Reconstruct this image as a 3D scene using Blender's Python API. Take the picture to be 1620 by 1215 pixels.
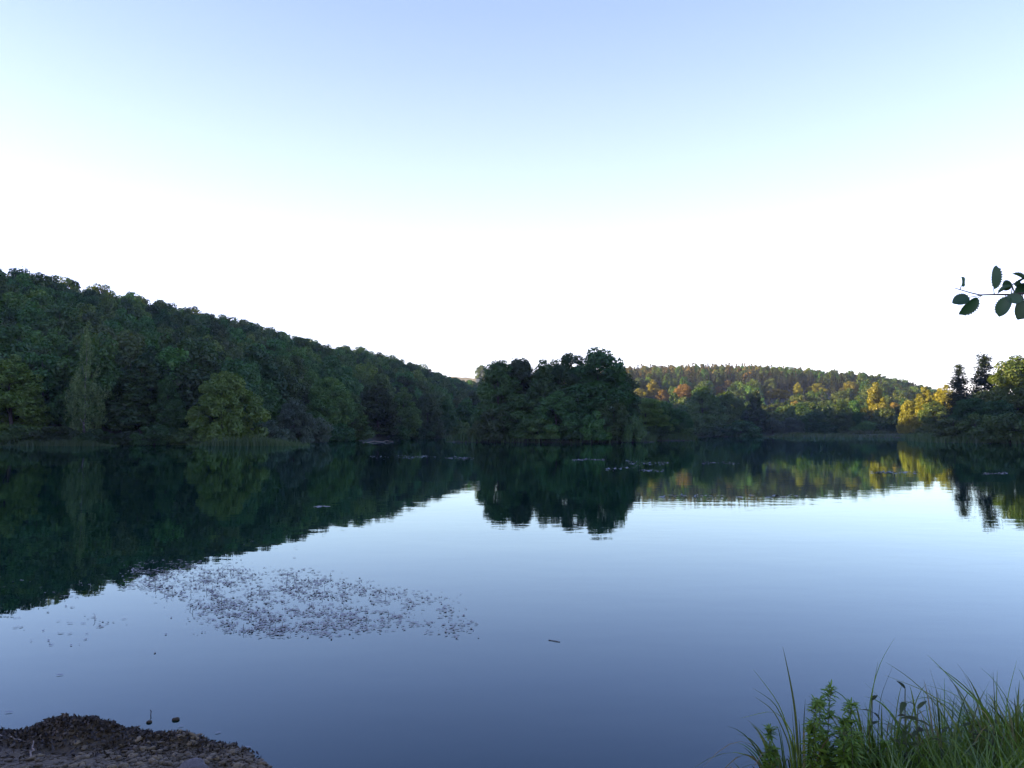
import bpy, math, random
import numpy as np
from mathutils import Vector, Matrix

for o in list(bpy.data.objects):
    bpy.data.objects.remove(o)
SC = bpy.context.scene
COL = SC.collection
R = math.radians

# ------------------------------------------------------------------ camera
CAM_H, F, HOR = 1.7, 1215.0, 683.0          # eye height, focal length in photo pixels, horizon row
PITCH = math.atan((HOR - 607.5) / F)
cam_d = bpy.data.cameras.new('camera')
cam_d.sensor_width = 36.0
cam_d.lens = 27.0
cam_d.clip_start = 0.05
cam_d.clip_end = 20000
cam = bpy.data.objects.new('camera', cam_d)
COL.objects.link(cam)
cam.location = (0, 0, CAM_H)
cam.rotation_euler = (R(90) + PITCH, 0, 0)
SC.camera = cam

# ------------------------------------------------------------------ sky and sun
SUN_AZ, SUN_EL = -96.0, 8.5                   # degrees right of the view direction, degrees up
world = bpy.data.worlds.new('World')
SC.world = world
world.use_nodes = True
wn = world.node_tree
wn.nodes.clear()
sky = wn.nodes.new('ShaderNodeTexSky')
sky.sky_type = 'NISHITA'
sky.sun_disc = False
sky.sun_elevation = R(SUN_EL)
sky.sun_rotation = R(SUN_AZ)
sky.altitude = 200
sky.air_density = 1.0
sky.dust_density = 0.6
sky.ozone_density = 1.8
bg = wn.nodes.new('ShaderNodeBackground')
bg.inputs['Strength'].default_value = 0.15
wo = wn.nodes.new('ShaderNodeOutputWorld')
# thin even evening haze over the whole sky: whitish at the horizon, blue overhead, the same all round
geo = wn.nodes.new('ShaderNodeTexCoord')
sep = wn.nodes.new('ShaderNodeSeparateXYZ')
wn.links.new(geo.outputs['Generated'], sep.inputs[0])
ramp = wn.nodes.new('ShaderNodeValToRGB')
VEIL = [(0, (1.8, 1.75, 1.55)), (5, (1.7, 1.72, 1.7)), (12, (1.30, 1.38, 1.85)), (17.5, (0.97, 1.10, 1.95)), (21.7, (0.76, 0.90, 1.85)), (25.6, (0.59, 0.74, 1.7)),
        (29.3, (0.48, 0.63, 1.5)), (45, (0.29, 0.46, 1.2)), (60, (0.22, 0.38, 1.05)), (90, (0.17, 0.32, 0.95))]
while len(ramp.color_ramp.elements) < len(VEIL): ramp.color_ramp.elements.new(0.5)
for el_, (e_, c_) in zip(ramp.color_ramp.elements, VEIL):
    el_.position = math.sin(R(e_)); el_.color = (c_[0] / 2, c_[1] / 2, c_[2] / 2, 1)
wn.links.new(sep.outputs[2], ramp.inputs[0])
tintn = wn.nodes.new('ShaderNodeMix'); tintn.data_type = 'RGBA'; tintn.blend_type = 'MULTIPLY'
tintn.inputs[0].default_value = 1.0
tintn.inputs[7].default_value = (0.45 * 1.08, 0.45 * 0.89, 0.45 * 1.35, 1)
veil = wn.nodes.new('ShaderNodeMix'); veil.data_type = 'RGBA'; veil.blend_type = 'MULTIPLY'
veil.inputs[0].default_value = 1.0
kv = 0.55 * 2 / 0.689
veil.inputs[7].default_value = (kv, kv, kv, 1)
addn = wn.nodes.new('ShaderNodeMix'); addn.data_type = 'RGBA'; addn.blend_type = 'ADD'; addn.inputs[0].default_value = 1.0
wn.links.new(sky.outputs[0], tintn.inputs[6])
wn.links.new(ramp.outputs[0], veil.inputs[6])
wn.links.new(tintn.outputs[2], addn.inputs[6])
wn.links.new(veil.outputs[2], addn.inputs[7])
wn.links.new(addn.outputs[2], bg.inputs[0])
wn.links.new(bg.outputs[0], wo.inputs[0])

sun_d = bpy.data.lights.new('sun', 'SUN')
sun_d.energy = 5.0
sun_d.angle = R(0.53)
sun_d.color = (1.0, 0.73, 0.31)
sun = bpy.data.objects.new('sun', sun_d)
COL.objects.link(sun)
SUN_V = Vector((math.sin(R(SUN_AZ)) * math.cos(R(SUN_EL)), math.cos(R(SUN_AZ)) * math.cos(R(SUN_EL)), math.sin(R(SUN_EL))))
sun.rotation_euler = SUN_V.to_track_quat('Z', 'Y').to_euler()
sun.location = (-60, 20, 90)

SC.view_settings.view_transform = 'Standard'
SC.view_settings.look = 'None'
SC.view_settings.exposure = 2.2
SC.view_settings.gamma = 1.0
SC.view_settings.use_curve_mapping = False
SC.render.engine = 'CYCLES'
SC.cycles.use_denoising = True
SC.cycles.max_bounces = 6
SC.cycles.diffuse_bounces = 3
SC.cycles.glossy_bounces = 3
SC.cycles.transmission_bounces = 3
SC.cycles.volume_bounces = 0
SC.cycles.sample_clamp_indirect = 6.0

# ------------------------------------------------------------------ helpers
def ray(px, py):
    cx, cy = (px - 810) / F, (607.5 - py) / F
    return np.array([cx, math.cos(PITCH) - math.sin(PITCH) * cy, math.sin(PITCH) + math.cos(PITCH) * cy])

def at(px, py, Y):
    d = ray(px, py)
    return np.array([0, 0, CAM_H]) + d * (Y / d[1])

def on_water(px, py, z=0.0):
    d = ray(px, py)
    return np.array([0, 0, CAM_H]) + d * ((z - CAM_H) / d[2])

def tag(o, label=None, cat=None, group=None, kind=None):
    if label: o['label'] = label
    if cat: o['category'] = cat
    if group: o['group'] = group
    if kind: o['kind'] = kind
    return o

def link(name, data, parent=None, loc=(0, 0, 0), rot=(0, 0, 0), scale=(1, 1, 1)):
    o = bpy.data.objects.new(name, data)
    COL.objects.link(o)
    o.parent = parent
    o.location, o.rotation_euler, o.scale = loc, rot, scale
    return o

def mesh(name, v, faces, mat=None, smooth=False, attr=None):
    """v (n,3); faces: (m,k) array or list of lists; attr: {name: per-face floats}"""
    me = bpy.data.meshes.new(name)
    v = np.asarray(v, dtype=np.float32)
    if isinstance(faces, np.ndarray):
        m, k = faces.shape
        me.vertices.add(len(v)); me.vertices.foreach_set('co', v.ravel())
        me.loops.add(m * k); me.loops.foreach_set('vertex_index', faces.astype(np.int32).ravel())
        me.polygons.add(m); me.polygons.foreach_set('loop_start', np.arange(0, m * k, k, dtype=np.int32))
        me.update(calc_edges=True)
    else:
        me.from_pydata(v.tolist(), [], faces)
    if smooth:
        me.polygons.foreach_set('use_smooth', np.ones(len(me.polygons), dtype=bool))
    if attr:
        for k2, a in attr.items():
            at_ = me.attributes.new(k2, 'FLOAT', 'FACE')
            at_.data.foreach_set('value', np.asarray(a, dtype=np.float32))
    for m_ in (mat if isinstance(mat, (list, tuple)) else [mat]):
        if m_: me.materials.append(m_)
    return me

def vnoise(x, y, seed=0):
    """smooth value noise on arrays"""
    xi, yi = np.floor(x).astype(np.int64), np.floor(y).astype(np.int64)
    fx, fy = x - xi, y - yi
    fx, fy = fx * fx * (3 - 2 * fx), fy * fy * (3 - 2 * fy)
    def h(a, b):
        n = (a * 374761393 + b * 668265263 + seed * 1442695041) & 0x7fffffff
        n = ((n ^ (n >> 13)) * 1274126177) & 0x7fffffff
        return ((n ^ (n >> 16)) & 0xffff) / 65535.0
    return (h(xi, yi) * (1 - fx) + h(xi + 1, yi) * fx) * (1 - fy) + (h(xi, yi + 1) * (1 - fx) + h(xi + 1, yi + 1) * fx) * fy

def fbm(x, y, seed=0, octv=4):
    s, a, t = 0, 1.0, 0
    for i in range(octv):
        s = s + a * vnoise(x * 2 ** i, y * 2 ** i, seed + i * 17); t += a; a *= 0.5
    return s / t - 0.5

def sstep(t):
    t = np.clip(t, 0, 1)
    return t * t * (3 - 2 * t)

# ------------------------------------------------------------------ materials
def new_mat(name):
    m = bpy.data.materials.new(name); m.use_nodes = True
    nt = m.node_tree; nt.nodes.clear()
    out = nt.nodes.new('ShaderNodeOutputMaterial')
    return m, nt, out

def leaf_mat(name, c1, c2, trans=0.35, vary=0.5, gloss=0.03, rough=0.45, hue=0.03):
    m, nt, out = new_mat(name)
    N, L = nt.nodes.new, nt.links.new
    a = N('ShaderNodeAttribute'); a.attribute_name = 'tint'
    mix = N('ShaderNodeMix'); mix.data_type = 'RGBA'
    mix.inputs[6].default_value = (*c1, 1); mix.inputs[7].default_value = (*c2, 1)
    L(a.outputs['Fac'], mix.inputs[0])
    oi = N('ShaderNodeObjectInfo')
    hs = N('ShaderNodeHueSaturation')
    mv = N('ShaderNodeMapRange'); mv.inputs[3].default_value = 1 - vary; mv.inputs[4].default_value = 1 + vary
    L(oi.outputs['Random'], mv.inputs[0]); L(mv.outputs[0], hs.inputs['Value'])
    mh = N('ShaderNodeMath'); mh.operation = 'MULTIPLY'; mh.inputs[1].default_value = 7.31
    mf = N('ShaderNodeMath'); mf.operation = 'FRACT'
    L(oi.outputs['Random'], mh.inputs[0]); L(mh.outputs[0], mf.inputs[0])
    mr = N('ShaderNodeMapRange'); mr.inputs[3].default_value = 0.5 - hue; mr.inputs[4].default_value = 0.5 + hue
    L(mf.outputs[0], mr.inputs[0]); L(mr.outputs[0], hs.inputs['Hue'])
    L(mix.outputs[2], hs.inputs['Color'])
    d = N('ShaderNodeBsdfDiffuse'); t = N('ShaderNodeBsdfTranslucent'); g = N('ShaderNodeBsdfGlossy')
    g.inputs['Roughness'].default_value = rough
    L(hs.outputs[0], d.inputs[0])
    tc = N('ShaderNodeMix'); tc.data_type = 'RGBA'; tc.blend_type = 'MULTIPLY'; tc.inputs[0].default_value = 1
    tc.inputs[7].default_value = (1.25, 1.1, 0.5, 1)
    L(hs.outputs[0], tc.inputs[6]); L(tc.outputs[2], t.inputs[0])
    m1 = N('ShaderNodeMixShader'); m1.inputs[0].default_value = trans
    L(d.outputs[0], m1.inputs[1]); L(t.outputs[0], m1.inputs[2])
    m2 = N('ShaderNodeMixShader'); m2.inputs[0].default_value = gloss
    L(m1.outputs[0], m2.inputs[1]); L(g.outputs[0], m2.inputs[2])
    L(m2.outputs[0], out.inputs[0])
    return m

def noise_mat(name, cols, scale=4.0, rough=0.9, detail=6, bump=0.0, bscale=None, spec=0.3, vary=0.0, coord='Object'):
    m, nt, out = new_mat(name)
    N, L = nt.nodes.new, nt.links.new
    tc = N('ShaderNodeTexCoord')
    n = N('ShaderNodeTexNoise'); n.inputs['Scale'].default_value = scale; n.inputs['Detail'].default_value = detail
    n.inputs['Roughness'].default_value = 0.62
    L(tc.outputs[coord], n.inputs['Vector'])
    r = N('ShaderNodeValToRGB')
    els = r.color_ramp.elements
    while len(els) < len(cols): els.new(0.5)
    for i, c in enumerate(cols):
        els[i].position = 0.28 + 0.44 * i / (len(cols) - 1); els[i].color = (*c, 1)
    L(n.outputs['Fac'], r.inputs[0])
    p = N('ShaderNodeBsdfPrincipled')
    p.inputs['Roughness'].default_value = rough
    p.inputs['Specular IOR Level'].default_value = spec
    src = r.outputs[0]
    if vary:
        oi = N('ShaderNodeObjectInfo'); mv = N('ShaderNodeMapRange')
        mv.inputs[3].default_value = 1 - vary; mv.inputs[4].default_value = 1 + vary
        hs = N('ShaderNodeHueSaturation')
        L(oi.outputs['Random'], mv.inputs[0]); L(mv.outputs[0], hs.inputs['Value']); L(src, hs.inputs['Color']); src = hs.outputs[0]
    L(src, p.inputs['Base Color'])
    if bump:
        n2 = N('ShaderNodeTexNoise'); n2.inputs['Scale'].default_value = bscale or scale * 3; n2.inputs['Detail'].default_value = 8
        L(tc.outputs[coord], n2.inputs['Vector'])
        b = N('ShaderNodeBump'); b.inputs['Strength'].default_value = 0.8; b.inputs['Distance'].default_value = bump
        L(n2.outputs['Fac'], b.inputs['Height']); L(b.outputs[0], p.inputs['Normal'])
    L(p.outputs[0], out.inputs[0])
    return m

M = {}
M['green'] = leaf_mat('leaf_green', (0.042, 0.096, 0.019), (0.086, 0.155, 0.028), vary=0.55)
M['dark'] = leaf_mat('leaf_dark_green', (0.032, 0.076, 0.019), (0.060, 0.118, 0.026))
M['bright'] = leaf_mat('leaf_light_green', (0.060, 0.105, 0.025), (0.095, 0.135, 0.035), vary=0.2, hue=0.015)
M['yellow'] = leaf_mat('leaf_yellow_green', (0.058, 0.100, 0.018), (0.100, 0.140, 0.028), vary=0.2, hue=0.015)
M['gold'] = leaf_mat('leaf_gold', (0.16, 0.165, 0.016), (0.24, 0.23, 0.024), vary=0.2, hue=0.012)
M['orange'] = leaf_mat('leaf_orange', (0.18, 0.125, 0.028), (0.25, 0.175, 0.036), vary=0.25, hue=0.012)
M['birchleaf'] = leaf_mat('leaf_birch', (0.092, 0.16, 0.048), (0.14, 0.21, 0.07), vary=0.1, hue=0.01)
M['spruce'] = leaf_mat('needle_spruce', (0.012, 0.024, 0.018), (0.022, 0.036, 0.022), trans=0.05, vary=0.3)
M['fresh'] = leaf_mat('leaf_fresh_green', (0.088, 0.165, 0.024), (0.150, 0.235, 0.038), vary=0.15, hue=0.008)
M['grey'] = leaf_mat('leaf_grey_green', (0.062, 0.10, 0.055), (0.095, 0.135, 0.075), vary=0.2, hue=0.015)
M['needle'] = leaf_mat('needle_green', (0.025, 0.048, 0.026), (0.042, 0.066, 0.032), trans=0.2, hue=0.02)
M['pine'] = leaf_mat('pine_needle', (0.09, 0.088, 0.028), (0.16, 0.135, 0.04), trans=0.25, vary=0.4, hue=0.03)  # needles lightened and yellowed: low sunlight put into the crest colour
M['bark'] = noise_mat('bark', [(0.035, 0.028, 0.022), (0.09, 0.075, 0.06)], 9, 0.95)
M['birch'] = noise_mat('birch_bark', [(0.03, 0.027, 0.024), (0.10, 0.09, 0.08), (0.42, 0.40, 0.37)], 1.6, 0.8)
M['ground'] = noise_mat('ground_soil', [(0.018, 0.028, 0.010), (0.032, 0.034, 0.017), (0.028, 0.046, 0.014)], 0.35, 0.95)
M['field'] = noise_mat('dry_meadow', [(0.36, 0.28, 0.11), (0.52, 0.42, 0.18)], 0.06, 0.95)
M['mud'] = noise_mat('wet_mud', [(0.032, 0.021, 0.007), (0.064, 0.044, 0.015), (0.105, 0.075, 0.029)], 6, 0.7, bump=0.012, bscale=38, spec=0.35)
M['pebble'] = noise_mat('pebble_stone', [(0.050, 0.035, 0.014), (0.110, 0.080, 0.034), (0.20, 0.155, 0.075)], 14, 0.6, bump=0.002, bscale=60, vary=0.45)
M['boulder'] = noise_mat('boulder_stone', [(0.06, 0.052, 0.042), (0.11, 0.096, 0.08), (0.145, 0.13, 0.11)], 9, 0.7, bump=0.006, bscale=30)
M['debris'] = leaf_mat('rotting_debris', (0.020, 0.015, 0.010), (0.075, 0.052, 0.028), trans=0.05, vary=0.2)
M['stick'] = noise_mat('dead_wood', [(0.11, 0.085, 0.055), (0.26, 0.21, 0.15)], 22, 0.85, bump=0.001)
M['log'] = noise_mat('driftwood', [(0.10, 0.085, 0.06), (0.24, 0.20, 0.15)], 3, 0.85)
M['pad'] = leaf_mat('floating_leaf', (0.026, 0.046, 0.028), (0.050, 0.066, 0.042), trans=0.05, vary=0.35, gloss=0.22, rough=0.3)
M['blade'] = leaf_mat('grass_blade', (0.058, 0.108, 0.011), (0.125, 0.180, 0.022), trans=0.3, vary=0.55, gloss=0.05, rough=0.4)
M['straw'] = leaf_mat('dry_blade', (0.16, 0.13, 0.06), (0.24, 0.20, 0.10), trans=0.2, vary=0.3)
M['herb'] = leaf_mat('herb_leaf', (0.090, 0.175, 0.018), (0.17, 0.26, 0.03), trans=0.4, vary=0.15, hue=0.008)
M['weed'] = leaf_mat('weed_leaf', (0.028, 0.042, 0.011), (0.055, 0.070, 0.018), trans=0.3, vary=0.35, gloss=0.02)
M['alder'] = leaf_mat('alder_leaf', (0.030, 0.080, 0.030), (0.055, 0.12, 0.045), trans=0.25, vary=0.3, gloss=0.03, rough=0.4)
M['reed'] = leaf_mat('reed_blade', (0.030, 0.060, 0.014), (0.056, 0.085, 0.022), trans=0.25, vary=0.2)
M['stem'] = noise_mat('plant_stem', [(0.05, 0.07, 0.025), (0.09, 0.10, 0.04)], 20, 0.7)

def water_mat():
    m, nt, out = new_mat('lake_water')
    N, L = nt.nodes.new, nt.links.new
    tc = N('ShaderNodeTexCoord')
    body = N('ShaderNodeBsdfDiffuse'); body.inputs['Color'].default_value = (0.001, 0.011, 0.007, 1)      # dark green-blue water
    glint = N('ShaderNodeBsdfGlossy'); glint.inputs['Color'].default_value = (0.77, 0.98, 0.98, 1); glint.inputs['Roughness'].default_value = 0.0
    fr = N('ShaderNodeFresnel'); fr.inputs['IOR'].default_value = 1.29   # below 1.333: the side-lit sky is polarised upright, which water reflects less
    surf = N('ShaderNodeMixShader')
    L(fr.outputs[0], surf.inputs[0]); L(body.outputs[0], surf.inputs[1]); L(glint.outputs[0], surf.inputs[2])
    mp = N('ShaderNodeMapping'); mp.inputs['Scale'].default_value = (0.55, 1.0, 1.0)
    L(tc.outputs['Object'], mp.inputs[0])
    n1 = N('ShaderNodeTexNoise'); n1.inputs['Scale'].default_value = 2.6; n1.inputs['Detail'].default_value = 3
    n2 = N('ShaderNodeTexNoise'); n2.inputs['Scale'].default_value = 0.35; n2.inputs['Detail'].default_value = 2
    n3 = N('ShaderNodeTexNoise'); n3.inputs['Scale'].default_value = 0.05; n3.inputs['Detail'].default_value = 2
    for n in (n1, n2, n3): L(mp.outputs[0], n.inputs['Vector'])
    mr = N('ShaderNodeMapRange'); mr.inputs[1].default_value = 0.40; mr.inputs[2].default_value = 0.62
    mr.inputs[3].default_value = 0.35; mr.inputs[4].default_value = 1.0
    L(n3.outputs['Fac'], mr.inputs[0])
    mu = N('ShaderNodeMath'); mu.operation = 'MULTIPLY'
    L(n1.outputs['Fac'], mu.inputs[0]); L(mr.outputs[0], mu.inputs[1])
    ma = N('ShaderNodeMath'); ma.operation = 'MULTIPLY_ADD'; ma.inputs[1].default_value = 2.2
    L(n2.outputs['Fac'], ma.inputs[0]); L(mu.outputs[0], ma.inputs[2])
    b = N('ShaderNodeBump'); b.inputs['Strength'].default_value = 1.0; b.inputs['Distance'].default_value = 0.0022
    L(ma.outputs[0], b.inputs['Height']); L(b.outputs[0], glint.inputs['Normal']); L(b.outputs[0], fr.inputs['Normal'])
    L(surf.outputs[0], out.inputs[0])
    return m
M['water'] = water_mat()

# ------------------------------------------------------------------ terrain
LAKE = np.array([(-0.3, 2.35), (0.4, 2.3), (0.9, 2.9), (1.35, 3.75), (2.1, 4.05), (3.2, 4.3), (6, 5.2), (14, 9), (42, 26), (82, 58), (88, 88),
                 (74, 104), (66, 122), (72, 140), (96, 185), (112, 222), (84, 252), (50, 256), (30, 240), (5, 215), (-14, 203), (-22, 185),
                 (-27, 165), (-33, 140), (-31, 116), (-35, 101), (-48, 95), (-64, 93), (-84, 92), (-74, 66), (-40, 32), (-16, 12), (-9, 6.0),
                 (-5, 4.75), (-3.0, 4.42), (-1.9, 4.38), (-1.55, 4.28), (-1.14, 3.95), (-0.7, 3.2)], dtype=float)

def sdf(poly, x, y):
    d2 = np.full(x.shape, 1e18); inside = np.zeros(x.shape, bool)
    n = len(poly)
    for i in range(n):
        ax, ay = poly[i]; bx, by = poly[(i + 1) % n]
        ex, ey = bx - ax, by - ay
        t = np.clip(((x - ax) * ex + (y - ay) * ey) / (ex * ex + ey * ey), 0, 1)
        d2 = np.minimum(d2, (x - ax - ex * t) ** 2 + (y - ay - ey * t) ** 2)
        c = ((ay > y) != (by > y)) & (x < ex * (y - ay) / (ey if abs(ey) > 1e-12 else 1e-12) + ax)
        inside ^= c
    return np.where(inside, -1, 1) * np.sqrt(d2)

LH_AZ = [-180, -130, -110, -90, -70, -50, -33.7, -26.7, -18.6, -14.3, -9.8, -7.0, -4.2, -2.0, 0, 2.5]
LH_H = [10, 22, 34, 48, 50, 49, 42, 42.5, 39, 37, 36, 34, 30, 21, 9, 0]  # unseen stretch left of the view is raised to shade the right bank
LH_R = [170, 170, 170, 175, 180, 200, 225, 257, 295, 320, 350, 378, 421, 430, 430, 430]
LH_B = [60, 60, 70, 80, 95, 112, 116, 112, 112, 124, 150, 185, 225, 240, 250, 250]
FH_AZ = [-60, -40, -10, -4, -2.4, 0, 5, 8.9, 15, 20.3, 24, 26, 28.2, 31, 34, 45, 60]
FH_H = [40, 58, 52, 46, 44.5, 46, 50, 55, 55, 51, 46.5, 42.5, 34, 22, 15, 10, 0]
TREE_L, TREE_F = 13.0, 10.0

def hill_left(az, r):
    H = np.maximum(np.interp(az, LH_AZ, LH_H) - TREE_L, 0)
    rr, rb = np.interp(az, LH_AZ, LH_R), np.interp(az, LH_AZ, LH_B)
    t = (r - rb) / (rr - rb)
    up = np.clip(t, 0, 1); up = 0.55 * up + 0.45 * sstep(up)
    return H * up * (1 - 0.35 * sstep((r - rr - 15) / 220))

def hill_far(az, r):
    H = np.interp(az, FH_AZ, FH_H, left=0, right=0)
    fieldzone = sstep((az + 5.2) / 0.6) * (1 - sstep((az + 2.4) / 0.6))
    H = np.maximum(H - TREE_F * (1 - fieldzone), 0)
    t = (r - 320) / (640 - 320)
    up = np.clip(t, 0, 1); up = 0.6 * up + 0.4 * sstep(up)
    return H * up * (1 - 0.3 * sstep((r - 655) / 300))

def gh(x, y):
    x, y = np.atleast_1d(np.asarray(x, float)), np.atleast_1d(np.asarray(y, float))
    s = sdf(LAKE, x, y)
    az, r = np.degrees(np.arctan2(x, y)), np.hypot(x, y)
    near = 0.28 * sstep(s / 1.2) * (r < 30) + 0.9 * sstep((s - 0.5) / 9) * sstep((r - 10) / 30)
    land = near + np.maximum(hill_left(az, r), hill_far(az, r)) + 1.2 * fbm(x / 40, y / 40, 3) * sstep(s / 40) \
        + 0.10 * fbm(x / 0.9, y / 0.9, 9) * sstep(s / 0.8)
    h = np.where(s > 0, land, np.maximum(s * 0.35, -1.6))
    # the wooded island and the islet beside it
    for (cx, cy, rx, ry) in ((6.5, 128, 17.5, 8.5), (27.5, 150, 8.5, 7)):
        q = np.hypot((x - cx) / rx, (y - cy) / ry)
        h = np.maximum(h, 0.7 * sstep((1.0 - q) * 3) - 0.4 * sstep((q - 0.9) * 5) - 0.0)  if False else np.where(q < 1.15, np.maximum(h, -0.3 + 1.0 * sstep((1.15 - q) * 2.6)), h)
    return h

def g1(x, y):
    return float(gh([x], [y])[0])

# near gravel bank patch (fine mesh); the ground sheet is dropped a little below it
BX0, BX1, BY0, BY1 = -4.6, -0.35, 2.2, 4.9
def patch_w(x, y):
    return sstep((x - BX0) / .5) * sstep((BX1 - x) / .2) * sstep((y - BY0) / .25) * sstep((BY1 - y) / .15)

def grid_faces(nx, ny):
    i = np.arange(nx - 1)[None, :] + np.arange(ny - 1)[:, None] * nx
    return np.stack([i, i + 1, i + nx + 1, i + nx], -1).reshape(-1, 4)

u = np.linspace(-7.0, 7.0, 330); gx = 2.2 * np.sinh(u)
u = np.linspace(-5.6, 7.0, 330); gy = 3.0 + 2.2 * np.sinh(u)
X, Y = np.meshgrid(gx, gy)
Z = gh(X.ravel(), Y.ravel()) - 0.14 * patch_w(X.ravel(), Y.ravel())
ground = link('ground', mesh('ground', np.c_[X.ravel(), Y.ravel(), Z], grid_faces(330, 330), M['ground'], True))
tag(ground, 'dark wooded ground and hills around the lake', 'ground', kind='structure')

wx = np.linspace(-140, 160, 2); wy = np.linspace(0.8, 300, 2)
X, Y = np.meshgrid(wx, wy)
lake = link('lake', mesh('lake', np.c_[X.ravel(), Y.ravel(), 0 * X.ravel()], grid_faces(2, 2), M['water']))
tag(lake, 'calm lake surface mirroring the hills and sky', 'lake', kind='structure')

# sunlit dry field on the far saddle
a = np.radians(np.linspace(-5.2, -2.0, 14)); rr = np.linspace(470, 720, 26)
A, RR = np.meshgrid(a, rr)
X, Y = (RR * np.sin(A)).ravel(), (RR * np.cos(A)).ravel()
field = link('field', mesh('field', np.c_[X, Y, gh(X, Y) + 0.35], grid_faces(14, 26)[:, ::-1], M['field'], True))
tag(field, 'sunlit straw coloured meadow on the far saddle', 'field', kind='structure')

# ------------------------------------------------------------------ trees
def leaf_quads(c, n, size, rng, aspect=0.62, up_axis=None):
    k = len(c)
    n = n / (np.linalg.norm(n, axis=1, keepdims=True) + 1e-9)
    a = rng.normal(size=(k, 3)) if up_axis is None else up_axis + rng.normal(size=(k, 3)) * 0.25
    a = a - n * np.sum(a * n, 1, keepdims=True)
    a /= np.linalg.norm(a, axis=1, keepdims=True) + 1e-9
    b = np.cross(n, a)
    s = size * rng.uniform(0.65, 1.3, (k, 1))
    l, w = s * 0.5, s * 0.5 * aspect
    v = np.stack([c - a * l, c + b * w - a * l * 0.1 + n * w * 0.25, c + a * l, c - b * w - a * l * 0.1 + n * w * 0.25], 1).reshape(-1, 3)
    return v, np.arange(4 * k).reshape(-1, 4)

def tube(path, radii, seg=6):
    path = np.asarray(path, float); n = len(path)
    v, f = [], []
    for i in range(n):
        d = path[min(i + 1, n - 1)] - path[max(i - 1, 0)]
        d = d / (np.linalg.norm(d) + 1e-9)
        ref = np.array([0, 0, 1.0]) if abs(d[2]) < 0.9 else np.array([1.0, 0, 0])
        a = np.cross(d, ref); a /= np.linalg.norm(a); b = np.cross(d, a)
        for j in range(seg):
            t = 2 * math.pi * j / seg
            v.append(path[i] + radii[i] * (a * math.cos(t) + b * math.sin(t)))
    for i in range(n - 1):
        for j in range(seg):
            k = (j + 1) % seg
            f.append([i * seg + j, i * seg + k, (i + 1) * seg + k, (i + 1) * seg + j])
    return np.array(v), np.array(f)

def join(parts):
    V, Fc, o = [], [], 0
    for v, f in parts:
        V.append(v); Fc.append(f + o); o += len(v)
    return np.concatenate(V), np.concatenate(Fc)

PROFILE = {
    'broad': lambda t: np.sin(np.pi * np.clip(t * 0.86 + 0.12, 0, 1) ** 0.85) ** 0.5,
    'tall': lambda t: np.sin(np.pi * np.clip(t * 0.82 + 0.18, 0, 1) ** 0.75) ** 0.75,
    'cone': lambda t: np.clip(1.02 - t, 0, 1) ** 0.75 * sstep((t + 0.10) / 0.25),
    'dome': lambda t: np.sqrt(np.clip(1 - t ** 2.2, 0, 1)) * (0.82 + 0.18 * sstep(t / 0.3)),
    'birch': lambda t: (0.12 + 0.88 * np.clip(1.0 - t, 0, 1) ** 0.55) * sstep((t + 0.2) / 0.45) * np.where(t > 0.62, 0.42, 1.0 - 0.55 * sstep((t - 0.45) / 0.17)),
    'willow': lambda t: np.sin(np.pi * np.clip(t * 0.85 + 0.15, 0, 1) ** 0.75) ** 0.5,
}

def crown(kind, seed, H, Rw, zb, n, size, nclump, rc, flat=0.8, droop=False):
    rng = np.random.default_rng(seed)
    prof = PROFILE[kind]
    # clump centres: several loose big limbs of foliage, then small clumps round them
    t = rng.uniform(0, 1, nclump * 6)
    pr = prof(t)
    keep = rng.uniform(0, 1, len(t)) < np.maximum(pr, 0.12)
    t = t[keep][:nclump]; pr = pr[keep][:nclump]
    ang = rng.uniform(0, 2 * np.pi, len(t))
    ph = rng.uniform(0, 6.28, 4)
    lob = 1 + 0.16 * np.sin(3 * ang + ph[0] + 2.5 * t) + 0.11 * np.sin(5 * ang + ph[1] - 6 * t) + 0.08 * np.sin(9 * t + ph[2] + ang)
    rho = rng.uniform(0.12, 1.0, len(t)) ** 0.5
    rad = Rw * pr * lob * rho * 0.9
    cc = np.c_[rad * np.cos(ang), rad * np.sin(ang), zb + t * (H - zb - rc * 0.5)]
    cr = rc * rng.uniform(0.55, 1.25, len(t)) * (0.65 + 0.35 * pr)
    ct = rng.uniform(0, 1, len(t))
    which = rng.choice(len(cc), n, p=(cr ** 2) / np.sum(cr ** 2))
    d = rng.normal(size=(n, 3)); d /= np.linalg.norm(d, axis=1, keepdims=True)
    rad = rng.uniform(0.15, 1.0, (n, 1)) ** 0.28
    if droop:
        off = d * rad * cr[which][:, None] * np.array([0.62, 0.62, 1.7])
        off[:, 2] -= 0.3 * cr[which]
    else:
        off = d * rad * cr[which][:, None] * np.array([1, 1, flat])
        off[:, 2] += np.where(rng.uniform(size=n) < 0.05, rng.uniform(0, 0.4, n), 0) * cr[which]
    c = cc[which] + off
    c[:, 2] = np.maximum(c[:, 2], 0.12)
    nr = d * 0.7 + np.array([0, 0, 0.55]) + rng.normal(size=(n, 3)) * 0.45
    up = np.tile(np.array([0, 0, -1.0]), (n, 1)) if droop else None
    v, f = leaf_quads(c, nr, size, rng, 0.42 if droop else 0.82, up)
    tint = np.clip(ct[which] * 0.75 + rng.uniform(-0.15, 0.35, n), 0, 1)
    return v, f, tint, cc

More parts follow.
